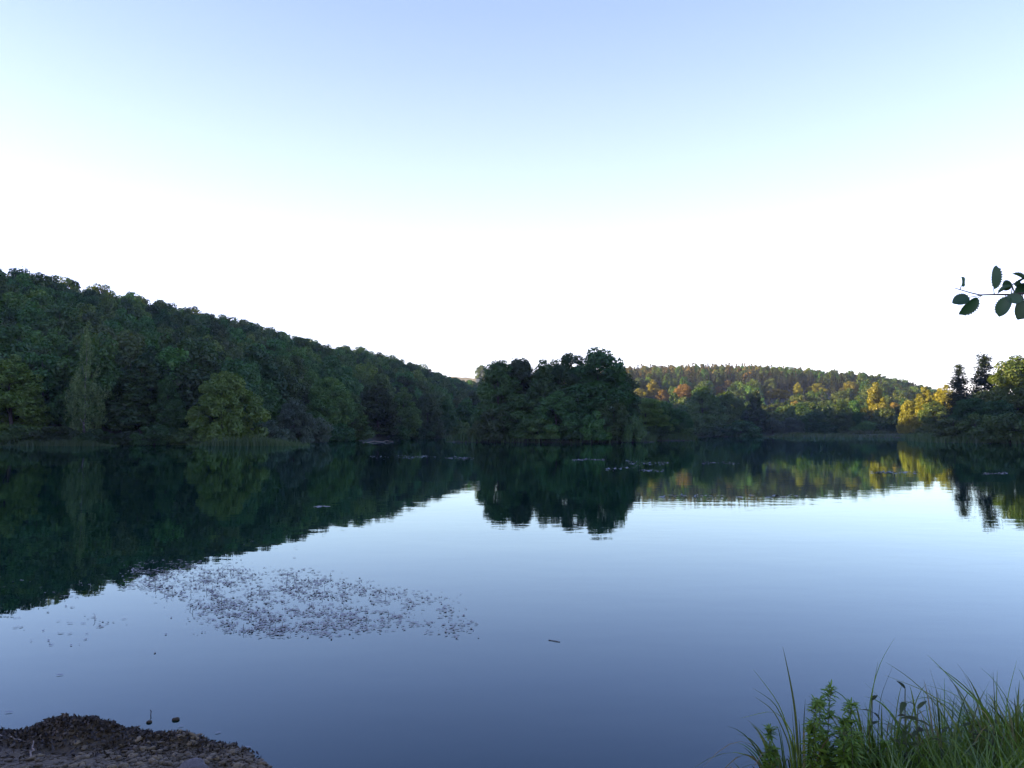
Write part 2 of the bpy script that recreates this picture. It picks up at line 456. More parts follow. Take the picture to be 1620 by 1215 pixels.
def trunk(seed, H, r0, cc, nl, lean=0.25, top=0.85):
    rng = np.random.default_rng(seed + 99)
    zs = np.linspace(-0.4, H * top, 8)
    wob = np.cumsum(rng.normal(size=(8, 2)) * lean, 0) * 0.5; wob -= wob[0]
    path = np.c_[wob, zs]
    parts = [tube(path, r0 * (1 - np.linspace(0, 1, 8) * 0.88) * np.r_[1.35, np.ones(7)])]
    for i in rng.choice(len(cc), min(nl, len(cc)), replace=False):
        e = cc[i]
        k = int(np.clip(np.searchsorted(zs, e[2] * 0.72) - 1, 0, 6))
        s = path[k]
        mid = (s + e) / 2 + np.array([0, 0, 0.25])
        rl = r0 * 0.34 * (1 - k / 9)
        parts.append(tube([s, mid, e], [rl, rl * 0.65, rl * 0.25], 5))
    return join(parts)

def conifer(seed, H, Rw, n, size, gaps=0.35, tiers=15, loose=False):
    """loose layered crown with daylight between its tiers"""
    rng = np.random.default_rng(seed)
    C, Nn, T, limbs = [], [], [], []
    for i in range(tiers):
        t = (i + rng.uniform(-.2, .2)) / tiers
        z = 0.9 + t * (H - 1.0)
        rad = Rw * (1 - t) ** 0.8 * rng.uniform(0.72, 1.15) + 0.25
        nb = int(rng.integers(4, 7)); a0 = rng.uniform(0, 6.28)
        for b in range(nb):
            if rng.uniform() < gaps * 0.45: continue
            a = a0 + 6.283 * b / nb + rng.uniform(-.35, .35)
            L = rad * rng.uniform(0.6, 1.1)
            e = np.array([math.cos(a) * L, math.sin(a) * L, z - L * 0.10 + rng.uniform(-.2, .45) * (1.8 if loose else 1)])
            limbs.append((np.array([0, 0, z]), e))
            m = max(4, int(n * L / (Rw * tiers * 2.6)))
            s = rng.uniform(0.12, 1.08, (m, 1)) ** 0.8
            p = np.array([0, 0, z]) * (1 - s) + e * s + rng.normal(size=(m, 3)) * np.array([.33, .33, .38 if loose else .16]) * (0.45 + 0.55 * s)
            C.append(p); Nn.append(np.array([0, 0, .8]) + rng.normal(size=(m, 3)) * 0.6); T.append(np.full(m, rng.uniform()))
    m = 60
    C.append(np.c_[rng.normal(size=(m, 2)) * 0.16, H + rng.uniform(-1.6, 0.15, m)]); Nn.append(rng.normal(size=(m, 3))); T.append(np.full(m, .6))
    C, Nn, T = np.concatenate(C), np.concatenate(Nn), np.concatenate(T)
    v, f = leaf_quads(C, Nn, size, rng, 0.5)
    tr = [tube([(0, 0, -.4), (0.05, 0, H * .4), (0, 0.04, H * .99)], [0.22, 0.13, 0.02])]
    for s, e in limbs:
        tr.append(tube([s, e], [0.045, 0.012], 4))
    return v, f, np.clip(T * .7 + rng.uniform(0, .3, len(T)), 0, 1), join(tr)

TREES = {}      # kind -> list of (crown mesh, trunk mesh, nominal height, nominal half width)
def add_kind(key, mat, bark, variants):
    out = []
    for (seed, prof, H, Rw, zb, n, size, ncl, rc, flat, droop, nl) in variants:
        v, f, t, cc = crown(prof, seed, H, Rw, zb, n, size, ncl, rc, flat, droop)
        me = mesh('crown_' + key, v, f, mat, False, {'tint': t})
        tv, tf = trunk(seed, H, 0.05 + H * (0.014 if prof != 'birch' else 0.006), cc, nl)
        out.append((me, mesh('trunk_' + key, tv, tf, bark, True), float(v[:, 2].max()), float(np.percentile(np.abs(v[:, 0]), 98.5))))
    TREES[key] = out

add_kind('alder', M['dark'], M['bark'], [(s, 'broad', 15, 5.0, 0.2, 36000, 0.37, 120, 1.5, 0.85, False, 16) for s in (11, 12, 13, 14)])
add_kind('tall', M['green'], M['bark'], [(s, 'tall', 16, 4.0, 0.3, 22000, 0.36, 110, 1.2, 0.85, False, 14) for s in (21, 22, 23)])
add_kind('cone', M['dark'], M['bark'], [(s, 'cone', 15, 4.6, 0.1, 22000, 0.36, 190, 0.95, 0.7, False, 14) for s in (31, 32)])
add_kind('dome', M['bright'], M['bark'], [(s, 'dome', 11, 5.2, 0.1, 22000, 0.35, 110, 1.2, 0.75, False, 16) for s in (41, 42)])
add_kind('birch', M['birchleaf'], M['birch'], [(51, 'birch', 20, 3.6, 0.6, 10000, 0.32, 170, 0.75, 1.0, True, 6)])
add_kind('willow', M['grey'], M['bark'], [(s, 'willow', 9, 4.2, 0.1, 8000, 0.34, 90, 1.0, 1.0, True, 12) for s in (61, 62)])
add_kind('shrub', M['green'], M['bark'], [(s, 'dome', 4.0, 3.0, 0.02, 9000, 0.26, 45, 0.85, 0.8, False, 8) for s in (71, 72, 73)])
TREES['sparse'] = []
for s in (81, 82):
    v, f, t, (tv, tf) = conifer(s, 16, 2.5, 16000, 0.34, 0.55, 26, True)
    TREES['sparse'].append((mesh('crown_sparse', v, f, M['needle'], False, {'tint': t}), mesh('trunk_sparse', tv, tf, M['bark'], True), float(v[:, 2].max()), 2.5))

def plant_tree(kind, px, top, Y, wpx, label, mat=None, var=0, name='tree', cat='tree', group=None, ybase=None, rz=None, flatd=None):
    """a tree whose crown top stands at photo row TOP, WPX photo pixels wide, at depth Y"""
    cme, tme, H0, W0 = TREES[kind][var % len(TREES[kind])]
    p = at(px, top, Y)
    gz = max(g1(p[0], Y), 0.05)
    hgt = max(p[2] - gz, 0.6)
    half = 0.5 * wpx / F * Y
    root = bpy.data.objects.new(name, None); COL.objects.link(root)
    root.empty_display_size = 0.5
    root.location = (p[0], Y, gz - 0.03)
    root.scale = (half / W0, (flatd or half) / W0, hgt / H0)
    root.rotation_euler = (0, 0, (px * 0.37 + var) % 6.28 if rz is None else rz)
    if flatd: root.rotation_euler = (0, 0, 0)
    tag(root, label, cat, group)
    c = link('crown', cme, root); t = link('trunk', tme, root)
    if mat:
        c.material_slots[0].link = 'OBJECT'; c.material_slots[0].material = M[mat]
    return root
T = plant_tree

# --- wooded island in the middle
g = 'alders on the island'
T('alder', 790, 568, 128, 76, 'leftmost tall alder on the wooded island, with sky holes near its top', var=0, name='alder_tree', group=g)
T('alder', 826, 564, 130, 78, 'second alder from the left end of the wooded island', var=1, name='alder_tree', group=g)
T('tall', 858, 566, 127, 66, 'narrow dark alder near the middle of the wooded island, third from its left end', 'dark', 0, 'alder_tree', group=g)
T('alder', 897, 556, 129, 88, 'dark alder just left of the highest island crown', var=2, name='alder_tree', group=g)
T('alder', 948, 547, 128, 102, 'tallest and broadest alder on the wooded island, its crown topping the skyline', var=3, name='alder_tree', group=g)
T('tall', 982, 572, 130, 56, 'rightmost tall alder at the steep right end of the wooded island', 'dark', 1, 'alder_tree', group=g)
T('dome', 880, 618, 123, 90, 'low broad dark alder at the water in front of the island middle', 'dark', 1, 'alder_tree', group=g)
T('dome', 822, 622, 124, 84, 'low dark alder at the water below the left island crowns', 'dark', 0, 'alder_tree', group=g)
T('dome', 970, 628, 124, 74, 'low dark alder at the water below the right island crowns', 'dark', 1, 'alder_tree', group=g)
g = 'shrubs at the island water edge'
T('shrub', 757, 662, 124, 34, 'pale yellow-green shrub at the left tip of the wooded island', 'bright', 0, 'shrub', 'shrub', g)
T('shrub', 780, 645, 122, 56, 'green shrub beside the pale shrub at the left tip of the island', None, 1, 'shrub', 'shrub', g)
T('shrub', 942, 647, 121, 44, 'light green bush low in front of the tallest island alder', 'green', 2, 'shrub', 'shrub', g)
T('shrub', 1000, 655, 122, 40, 'dark bush at the right tip of the wooded island', 'dark', 0, 'shrub', 'shrub', g)
T('shrub', 850, 660, 121, 60, 'dark bush at the water in front of the island middle', 'dark', 1, 'shrub', 'shrub', g)
T('shrub', 905, 662, 121, 50, 'dark bush between the island middle and the light green bush', 'dark', 2, 'shrub', 'shrub', g)

# --- islet right of the island
g = 'trees on the low islet'
T('alder', 1022, 628, 150, 70, 'round dark tree on the low islet next to the wooded island', 'green', 1, 'tree', group=g)
T('dome', 1050, 634, 151, 56, 'dark tree in the middle of the low islet', 'green', 0, 'tree', group=g)
T('alder', 1074, 646, 150, 44, 'smallest dark tree at the right end of the low islet', 'dark', 2, 'tree', group=g)
T('shrub', 1040, 672, 146, 60, 'low dark bush overhanging the water on the islet', 'dark', 1, 'shrub', 'shrub')
T('shrub', 1080, 668, 148, 34, 'low dark bush at the right tip of the islet', 'dark', 2, 'shrub', 'shrub')

# --- left bank
g = 'trees along the left bank'
T('tall', 22, 560, 100, 92, 'pale yellow-green tree on the bank at the left edge of the picture', 'fresh', 1, 'tree', group=g)
T('birch', 140, 505, 101, 56, 'tall spindly birch with a white stem on the left bank', None, 0, 'birch_tree', group=g)
T('cone', 226, 568, 106, 96, 'dark cone shaped alder between the birch and the round pale tree', 'dark', 0, 'alder_tree', group=g)
T('tall', 268, 592, 105, 46, 'grey-green willow hugging the dark cone shaped alder', 'green', 2, 'willow_tree', group=g)
T('dome', 358, 586, 99, 112, 'round pale yellow-green tree standing over the reeds on the left bank', 'fresh', 0, 'tree', group=g)
T('alder', 84, 596, 110, 74, 'dark tree between the yellow-green tree and the spindly birch', 'dark', 1, 'tree', group=g)
T('tall', 180, 600, 112, 56, 'dark tree just right of the spindly birch', 'dark', 2, 'tree', group=g)
T('alder', 305, 606, 112, 60, 'dark tree behind the gap between willow and round pale tree', 'dark', 3, 'tree', group=g)
T('tall', 425, 600, 124, 60, 'green tree just right of the round pale tree', 'green', 0, 'tree', group=g)
T('dome', 466, 628, 116, 56, 'rounded grey-green tree above the right end of the reeds', 'grey', 1, 'tree', group=g)
T('alder', 518, 596, 140, 78, 'broad light green tree right of the reed bed on the left shore', 'green', 2, 'tree', group=g)
T('cone', 556, 620, 145, 62, 'dark cone shaped tree in the middle of the left shore', 'dark', 1, 'tree', group=g)
T('tall', 600, 604, 162, 60, 'tall green tree behind the pale floating log', 'green', 1, 'tree', group=g)
T('tall', 640, 612, 178, 52, 'green tree right of the tall one behind the floating log', 'green', 2, 'tree', group=g)
T('alder', 676, 622, 192, 50, 'dark green tree left of the small grassy clearing', 'dark', 0, 'tree', group=g)
T('alder', 700, 632, 214, 44, 'pale green tree behind the small grassy clearing', 'green', 1, 'tree', group=g)
T('tall', 738, 628, 222, 52, 'green tree in the gap between left shore and island', 'green', 0, 'tree', group=g)
g = 'shrubs along the left bank'
for i, (px, top, Y, w, m, lab) in enumerate([
    (30, 668, 96, 70, 'dark', 'dark bush at the foot of the yellow-green tree by the left edge'),
    (95, 672, 95, 64, 'dark', 'low bush at the water between the yellow-green tree and the birch'),
    (152, 676, 95, 50, 'green', 'green bush at the water in front of the birch'),
    (198, 680, 96, 50, 'dark', 'low dark bush in front of the cone shaped alder'),
    (244, 672, 96, 56, 'dark', 'dark bush at the water below the grey-green willow'),
    (296, 674, 97, 56, 'dark', 'dark bush at the water left of the round pale tree'),
    (430, 662, 104, 50, 'grey', 'grey-green bush behind the reeds right of the round pale tree'),
    (492, 656, 118, 52, 'grey', 'grey-green bush right of the rounded tree above the reeds'),
    (538, 668, 136, 46, 'dark', 'dark bush at the water under the broad light green tree'),
    (588, 680, 160, 44, 'bright', 'pale green bush at the water beside the floating log'),
    (622, 672, 168, 50, 'green', 'green bush right of the pale bush by the floating log'),
    (660, 672, 182, 44, 'dark', 'dark bush left of the grassy clearing on the shore'),
    (728, 664, 205, 34, 'green', 'round green bush at the right end of the grassy clearing')]):
    T('shrub', px, top, Y, w, lab, m, i, 'shrub', 'shrub', g)

# --- far shore
g = 'trees along the far shore'
for i, (k, px, top, Y, w, m, lab) in enumerate([
    ('alder', 1112, 610, 262, 56, 'dark', 'dark tree on the far shore right behind the islet'),
    ('alder', 1150, 618, 268, 52, 'green', 'broad green tree on the far shore between islet and narrow tree'),
    ('cone', 1196, 616, 262, 38, 'dark', 'narrow pointed dark tree on the far shore'),
    ('dome', 1222, 660, 262, 34, 'grey', 'smaller left one of two round grey willows on the far shore'),
    ('dome', 1252, 660, 266, 44, 'grey', 'larger right one of two round grey willows on the far shore'),
    ('alder', 1284, 652, 275, 40, 'dark', 'dark tree right of the two round grey willows'),
    ('tall', 1330, 634, 262, 40, 'dark', 'dark upright tree in the middle of the right far shore'),
    ('alder', 1358, 655, 268, 34, 'dark', 'small dark tree between the upright tree and the gold topped one'),
    ('tall', 1386, 604, 268, 38, 'gold', 'tall tree with a sunlit golden top above the far shore'),
    ('dome', 1414, 636, 290, 36, 'orange', 'rusty orange tree right of the gold topped tree')]):
    T(k, px, top, Y, w, lab, m, i, 'tree', 'tree', g)
for i, (px, top, Y, w, m, lab) in enumerate([
    (1128, 668, 255, 50, 'dark', 'low dark bush on the far shore beside the islet'),
    (1172, 664, 255, 52, 'dark', 'low dark bush on the far shore left of the narrow pointed tree'),
    (1300, 666, 255, 46, 'dark', 'round dark bush at the water below the upright tree'),
    (1375, 664, 252, 50, 'dark', 'dark bush at the water below the gold topped tree'),
    (1425, 664, 246, 56, 'dark', 'dark bush at the water below the sunlit yellow trees')]):
    T('shrub', px, top, Y, w, lab, m, i, 'shrub', 'shrub', 'shrubs along the far shore')
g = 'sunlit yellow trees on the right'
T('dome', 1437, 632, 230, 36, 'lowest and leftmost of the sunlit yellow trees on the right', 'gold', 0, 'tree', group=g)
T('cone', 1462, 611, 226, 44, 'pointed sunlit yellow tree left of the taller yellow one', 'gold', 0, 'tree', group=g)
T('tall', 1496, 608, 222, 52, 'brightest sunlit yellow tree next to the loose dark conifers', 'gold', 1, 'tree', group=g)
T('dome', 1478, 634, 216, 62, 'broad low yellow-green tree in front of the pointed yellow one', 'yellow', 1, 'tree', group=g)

# --- right bank
g = 'trees on the right bank'
T('sparse', 1517, 570, 150, 58, 'shorter left one of two loose dark conifers on the right bank', 'needle', 0, 'conifer_tree', group=g)
T('sparse', 1555, 553, 152, 70, 'taller right one of two loose dark conifers on the right bank', 'needle', 1, 'conifer_tree', group=g)
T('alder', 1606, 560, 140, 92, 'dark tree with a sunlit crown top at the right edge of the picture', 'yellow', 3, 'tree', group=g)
T('tall', 1640, 566, 138, 60, 'dark tree cut off by the right edge of the picture', 'green', 2, 'tree', group=g)
T('alder', 1578, 612, 144, 60, 'dark tree filling the gap right of the taller loose conifer', 'dark', 0, 'tree', group=g)
T('tall', 1536, 624, 146, 46, 'dark tree filling the gap between the two loose conifers', 'dark', 2, 'tree', group=g)
T('alder', 1540, 628, 140, 66, 'dark tree below and between the two loose conifers', 'dark', 1, 'tree', group=g)
T('dome', 1580, 632, 132, 74, 'broad dark tree under the sunlit crown on the right bank', 'dark', 0, 'tree', group=g)
T('shrub', 1508, 660, 124, 60, 'dark bush at the left tip of the right bank, overhanging the water', 'dark', 1, 'shrub', 'shrub')
T('shrub', 1548, 652, 120, 62, 'dark bush next to the one at the tip of the right bank', 'green', 2, 'shrub', 'shrub')
T('shrub', 1600, 650, 112, 84, 'large dark bush at the water by the right edge of the picture', 'dark', 0, 'shrub', 'shrub')

# --- far ridge individuals
T('dome', 762, 577, 640, 22, 'round sunlit tree standing on the far straw coloured meadow', 'bright', 0, 'tree')
T('shrub', 738, 597, 640, 14, 'tiny sunlit bush on the far straw coloured meadow', 'bright', 0, 'shrub', 'shrub')
g = 'bright trees picked out on the far hill'
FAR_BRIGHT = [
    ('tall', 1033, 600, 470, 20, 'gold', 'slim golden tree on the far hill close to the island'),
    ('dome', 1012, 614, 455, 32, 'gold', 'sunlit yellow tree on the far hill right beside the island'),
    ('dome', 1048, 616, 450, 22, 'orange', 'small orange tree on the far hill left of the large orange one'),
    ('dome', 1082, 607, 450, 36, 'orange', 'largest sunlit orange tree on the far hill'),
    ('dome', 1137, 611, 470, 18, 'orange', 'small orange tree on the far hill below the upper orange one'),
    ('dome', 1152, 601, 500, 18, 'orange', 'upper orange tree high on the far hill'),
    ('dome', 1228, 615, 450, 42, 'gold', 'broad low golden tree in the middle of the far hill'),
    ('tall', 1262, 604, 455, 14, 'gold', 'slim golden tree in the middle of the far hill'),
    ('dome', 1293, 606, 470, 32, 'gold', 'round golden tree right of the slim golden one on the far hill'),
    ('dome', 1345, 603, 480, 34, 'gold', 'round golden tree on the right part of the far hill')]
for i, (k, px, top, Y, w, m, lab) in enumerate(FAR_BRIGHT):
    T(k, px, top, Y, w, lab, m, i, 'tree', 'tree', g)

# ------------------------------------------------------------------ forests (uncountable masses)
FOREST = bpy.data.collections.new('forest_kinds')
def forest_kind(i, v, f, t, tv, tf, mat):
    """one crown+stem mesh used only as the source of the forest instances"""
    V, Fc = join([(v, f), (tv, tf)])
    me = mesh('forest_kind', V, Fc, [mat, M['bark']], False, {'tint': np.r_[t, np.zeros(len(tf))]})
    me.polygons.foreach_set('material_index', np.r_[np.zeros(len(f), np.int32), np.ones(len(tf), np.int32)])
    o = bpy.data.objects.new('forest_kind_%02d' % i, me)
    FOREST.objects.link(o)

fk = 0
for (prof, s, H, Rw, n, size, mat) in [('broad', 201, 13, 4.3, 10000, 0.44, 'green'), ('broad', 202, 13, 4.6, 10000, 0.44, 'dark'), ('tall', 203, 13, 3.6, 9000, 0.44, 'green'),
                                       ('dome', 204, 12, 4.4, 10000, 0.44, 'dark'), ('tall', 205, 13, 3.4, 9000, 0.44, 'dark'), ('broad', 206, 13, 4.2, 10000, 0.44, 'bright'),
                                       ('broad', 207, 11, 4.0, 5000, 0.62, 'yellow'), ('dome', 208, 10, 4.0, 5000, 0.62, 'orange')]:
    v, f, t, cc = crown(prof, s, H, Rw, 1.5, n, size, 85, 1.3, 0.8)
    tv, tf = trunk(s, H, 0.2, cc, 6)
    forest_kind(fk, v, f, t, tv, tf, M[mat]); fk += 1
for s, mt in ((211, 'pine'), (212, 'pine'), (213, 'spruce'), (214, 'spruce')):
    v, f, t, (tv, tf) = conifer(s, 13, 2.1, 1700, 0.6, 0.1, 11)
    if mt == 'pine':
        v, f, t, cc = crown('cone' if s == 211 else 'tall', s, 13, 3.0, 3.0, 6000, 0.5, 60, 1.0, 0.8)
    else:
        v[:, 2] = v[:, 2] * 0.8 + 2.0
    forest_kind(fk, v, f, t, tv, tf, M[mt]); fk += 1

def forest(name, x, y, idx, scl, label, seed):
    rng = np.random.default_rng(seed)
    z = gh(x, y) - 0.1
    me = bpy.data.meshes.new(name)
    me.from_pydata(np.c_[x, y, z].tolist(), [], [])
    n = len(x)
    at1 = me.attributes.new('idx', 'INT', 'POINT'); at1.data.foreach_set('value', idx.astype(np.int32))
    at2 = me.attributes.new('rot', 'FLOAT_VECTOR', 'POINT')
    at2.data.foreach_set('vector', np.c_[rng.normal(0, .04, n), rng.normal(0, .04, n), rng.uniform(0, 6.28, n)].astype(np.float32).ravel())
    at3 = me.attributes.new('scl', 'FLOAT_VECTOR', 'POINT'); at3.data.foreach_set('vector', scl.astype(np.float32).ravel())
    o = link(name, me)
    ng = bpy.data.node_groups.new(name, 'GeometryNodeTree')
    ng.interface.new_socket('Geometry', in_out='INPUT', socket_type='NodeSocketGeometry')
    ng.interface.new_socket('Geometry', in_out='OUTPUT', socket_type='NodeSocketGeometry')
    N, L = ng.nodes.new, ng.links.new
    gi, go = N('NodeGroupInput'), N('NodeGroupOutput')
    ci = N('GeometryNodeCollectionInfo'); ci.inputs['Collection'].default_value = FOREST
    ci.inputs['Separate Children'].default_value = True; ci.inputs['Reset Children'].default_value = True
    ip = N('GeometryNodeInstanceOnPoints'); ip.inputs['Pick Instance'].default_value = True
    def na(nm, typ):
        q = N('GeometryNodeInputNamedAttribute'); q.data_type = typ; q.inputs['Name'].default_value = nm
        return q.outputs['Attribute']
    L(gi.outputs[0], ip.inputs['Points']); L(ci.outputs[0], ip.inputs['Instance'])
    L(na('idx', 'INT'), ip.inputs['Instance Index']); L(na('rot', 'FLOAT_VECTOR'), ip.inputs['Rotation']); L(na('scl', 'FLOAT_VECTOR'), ip.inputs['Scale'])
    L(ip.outputs[0], go.inputs[0])
    md = o.modifiers.new('trees', 'NODES'); md.node_group = ng
    tag(o, label, 'forest', kind='stuff')
    return o

def scatter(x0, x1, y0, y1, step, seed):
    rng = np.random.default_rng(seed)
    X, Y = np.meshgrid(np.arange(x0, x1, step), np.arange(y0, y1, step))
    return X.ravel() + rng.uniform(-.46, .46, X.size) * step, Y.ravel() + rng.uniform(-.46, .46, X.size) * step

x, y = scatter(-330, 60, -40, 470, 5.6, 5)
az, r = np.degrees(np.arctan2(x, y)), np.hypot(x, y)
rr, rb = np.interp(az, LH_AZ, LH_R), np.interp(az, LH_AZ, LH_B)
ok = (az < 1.5) & (az > -105) & (r > rb + 4) & (r < rr + 45) & (sdf(LAKE, x, y) > 8)
x, y, r, rr, az = x[ok], y[ok], r[ok], rr[ok], az[ok]
rng = np.random.default_rng(8)
idx = rng.choice(6, len(x), p=[.26, .26, .16, .14, .12, .06])
s = rng.uniform(0.72, 1.12, len(x))
w = s * rng.uniform(0.8, 1.05, len(x))
forest('left_hill_forest', x, y, idx, np.c_[w, w, s], 'dense dark green broadleaf forest covering the long left hill', 8)

x, y = scatter(-130, 440, 262, 720, 6.2, 6)
az, r = np.degrees(np.arctan2(x, y)), np.hypot(x, y)
ok = (az > -4.8) & (az < 37) & (r > 292) & (r < 690) & (sdf(LAKE, x, y) > 16) & ~((az < -2.0) & (r > 440)) & ~((az < 2.4) & (r < 440) & (r > 300) & (az < 1.4))
fpx = 810 + F * x / y
for (_, px, top, Y, w, m, lab) in FAR_BRIGHT:
    ok &= ~((np.abs(fpx - px) < w * .5 + 5) & (y > Y - 60) & (y < Y + 8))
x, y, r, az = x[ok], y[ok], r[ok], az[ok]
rng = np.random.default_rng(9)
n = len(x)
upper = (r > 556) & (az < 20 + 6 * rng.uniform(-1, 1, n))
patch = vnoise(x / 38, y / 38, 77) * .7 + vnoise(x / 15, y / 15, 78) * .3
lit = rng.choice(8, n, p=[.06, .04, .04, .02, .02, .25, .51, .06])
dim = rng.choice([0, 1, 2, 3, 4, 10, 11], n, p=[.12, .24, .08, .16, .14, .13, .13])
idx = np.where(upper & (rng.uniform(size=n) < 0.8), rng.integers(8, 10, n), np.where(patch > .53, lit, dim))  # light leaf kinds stand for sunlit patches, dark kinds for shaded ones
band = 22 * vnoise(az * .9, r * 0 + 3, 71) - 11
dark = (r + band > 488) & (r + band < 552) & (az > 7.5) & (az < 23) & (rng.uniform(size=n) < .9)  # spruce stand whose dark needles also paint the hill's shaded band
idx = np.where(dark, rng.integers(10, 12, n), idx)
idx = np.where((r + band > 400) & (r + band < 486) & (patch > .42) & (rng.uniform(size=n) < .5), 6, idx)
s = rng.uniform(0.55, 0.95, n)
w = s * rng.uniform(0.85, 1.1, n)
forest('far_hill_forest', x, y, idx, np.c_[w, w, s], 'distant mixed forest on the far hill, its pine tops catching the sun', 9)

x, y = scatter(70, 420, 20, 330, 6.0, 16)
az, r = np.degrees(np.arctan2(x, y)), np.hypot(x, y)
ok = (az > 36.5) & (az < 75) & (sdf(LAKE, x, y) > 7) & (r < 330)
x, y = x[ok], y[ok]
rng = np.random.default_rng(19)
idx = rng.choice(6, len(x), p=[.26, .26, .16, .14, .12, .06]); s = rng.uniform(0.72, 1.1, len(x))
forest('right_bank_forest', x, y, idx, np.c_[s, s, s], 'dense broadleaf wood continuing beyond the right bank', 19)

# ------------------------------------------------------------------ shoreline vegetation
def blades_mesh(name, x, y, z, h, w, lean, rng, mat, tint=None):
    """many upright tapered blades in one mesh (two quads each)"""
    n = len(x)
    a = rng.uniform(0, np.pi, n); la = rng.uniform(0, 2 * np.pi, n)
    wx, wy = np.cos(a) * w * .5, np.sin(a) * w * .5
    lx, ly = np.cos(la) * lean * h, np.sin(la) * lean * h
    P = lambda k, q, zz: np.c_[x + lx * q + wx * k, y + ly * q + wy * k, z + zz * h]
    v = np.stack([P(-1, 0, 0), P(1, 0, 0), P(.85, .3, .55), P(-.85, .3, .55), P(.1, 1, 1), P(-.1, 1, 1)], 1).reshape(-1, 3)
    b = np.arange(n)[:, None] * 6
    f = np.concatenate([b + np.array([0, 1, 2, 3]), b + np.array([3, 2, 4, 5])])
    t = rng.uniform(0, 1, n) if tint is None else tint
    return mesh(name, v, f, mat, False, {'tint': np.r_[t, t]})

def along_shore(i0, i1, n, d0, d1, rng):
    """points between d0 and d1 metres inland of LAKE vertices i0..i1"""
    P = LAKE[i0:i1 + 1]; seg = np.diff(P, axis=0); ln = np.hypot(seg[:, 0], seg[:, 1])
    k = rng.choice(len(seg), n, p=ln / ln.sum()); t = rng.uniform(0, 1, n)
    p = P[k] + seg[k] * t[:, None]
    nrm = np.c_[seg[k][:, 1], -seg[k][:, 0]] / ln[k][:, None]
    d = rng.uniform(d0, d1, n)
    return p + nrm * d[:, None]

rng = np.random.default_rng(31)
p = np.concatenate([along_shore(10, 30, 15000, -0.2, 4.5, rng), along_shore(7, 10, 2500, 0, 4, rng), along_shore(28, 32, 4000, -.2, 5, rng)])
for (cx, cy, rx, ry) in ((6.5, 128, 17.5, 8.5), (27.5, 150, 8.5, 7)):
    a = rng.uniform(0, 6.283, 2200); q = rng.uniform(0.8, 1.0, 2200)
    p = np.concatenate([p, np.c_[cx + rx * q * np.cos(a), cy + ry * q * np.sin(a)]])
z = gh(p[:, 0], p[:, 1])
k = z > -0.25
p, z = p[k], z[k]
hh = rng.uniform(0.5, 1.25, len(p)) * (0.6 + 0.9 * np.clip(vnoise(p[:, 0] / 5, p[:, 1] / 5, 4), 0, 1))
o = link('bank_vegetation', blades_mesh('bank_vegetation', p[:, 0], p[:, 1], z - .05, hh, rng.uniform(.07, .16, len(p)), 0.35, rng, M['reed']))
tag(o, 'rank green herbs and sedge fringing the lake shore', 'bank plants', kind='stuff')

def reed_bed(px0, px1, Y0, Y1, n, h0, h1, label, seed, w=0.06):
    rng = np.random.default_rng(seed)
    px, Yv = rng.uniform(px0, px1, n), rng.uniform(Y0, Y1, n)
    x = (px - 810) / F * Yv
    edge = np.clip(np.minimum(px - px0, px1 - px) / 45, 0.3, 1)
    h = rng.uniform(h0, h1, n) * edge * (0.45 + 0.9 * vnoise(x / 2.0, Yv / 2.0, 5))
    z = np.maximum(gh(x, Yv), -0.4)
    o = link('reed_bed', blades_mesh('reed_bed', x, Yv, z, h + np.maximum(-z, 0), rng.uniform(.6, 1.4, n) * w, 0.16, rng, M['reed']))
    tag(o, label, 'reeds', kind='stuff')
reed_bed(300, 490, 91, 98, 4200, 0.5, 1.25, 'pale green reed bed below the round yellow-green tree', 41)
reed_bed(688, 726, 199, 204, 900, 1.0, 1.6, 'small pale reed clearing between left shore and island', 42, .09)
reed_bed(1208, 1300, 248, 254, 1500, 0.7, 1.3, 'pale reed strip in front of the round grey willows', 43, .1)
reed_bed(1310, 1450, 240, 246, 2200, 0.8, 1.5, 'green reed belt below the gold topped tree', 44, .1)
reed_bed(0, 190, 90, 94, 2600, 0.4, 0.8, 'low sedge along the water at the far left', 45)

# ------------------------------------------------------------------ gravel bank in front, left
def bank_h(x, y):
    s = sdf(LAKE, x, y)
    h = np.where(s > 0, 0.20 * sstep(s / 1.5) + 0.035 * sstep(s / 0.12), s * 0.4)
    h = h + 0.088 * np.exp(-((x + 2.40) / 0.23) ** 2 - ((y - 4.28) / 0.13) ** 2) * (1 + 0.8 * fbm(x / .09, y / .09, 22))
    h = h + 0.05 * np.exp(-((x + 2.15) / 0.30) ** 2 - ((y - 4.22) / 0.10) ** 2) + 0.035 * np.exp(-((x + 1.72) / 0.16) ** 2 - ((y - 4.22) / 0.07) ** 2)
    h = h + 0.04 * np.exp(-((x + 2.9) / 0.2) ** 2 - ((y - 4.3) / 0.06) ** 2)
    mound = np.exp(-((x + 2.3) / 0.5) ** 2 - ((y - 4.25) / 0.2) ** 2)
    h = h + fbm(x / .16, y / .16, 21) * (0.035 + 0.03 * mound) + fbm(x / .035, y / .035, 25) * (0.012 + 0.028 * mound)
    return h
nx, ny = 214, 150
X, Y = np.meshgrid(np.linspace(BX0, BX1, nx), np.linspace(BY0, BY1, ny))
X, Y = X.ravel(), Y.ravel()
e = np.minimum(np.minimum(X - BX0, BX1 - X), np.minimum(Y - BY0, BY1 - Y))
Z = bank_h(X, Y) - 0.25 * (1 - sstep(e / 0.25))
shore = link('shore', mesh('shore', np.c_[X, Y, Z], grid_faces(nx, ny), M['mud'], True))
tag(shore, 'dark muddy gravel bank with a low mound at the water', 'shore', kind='structure')

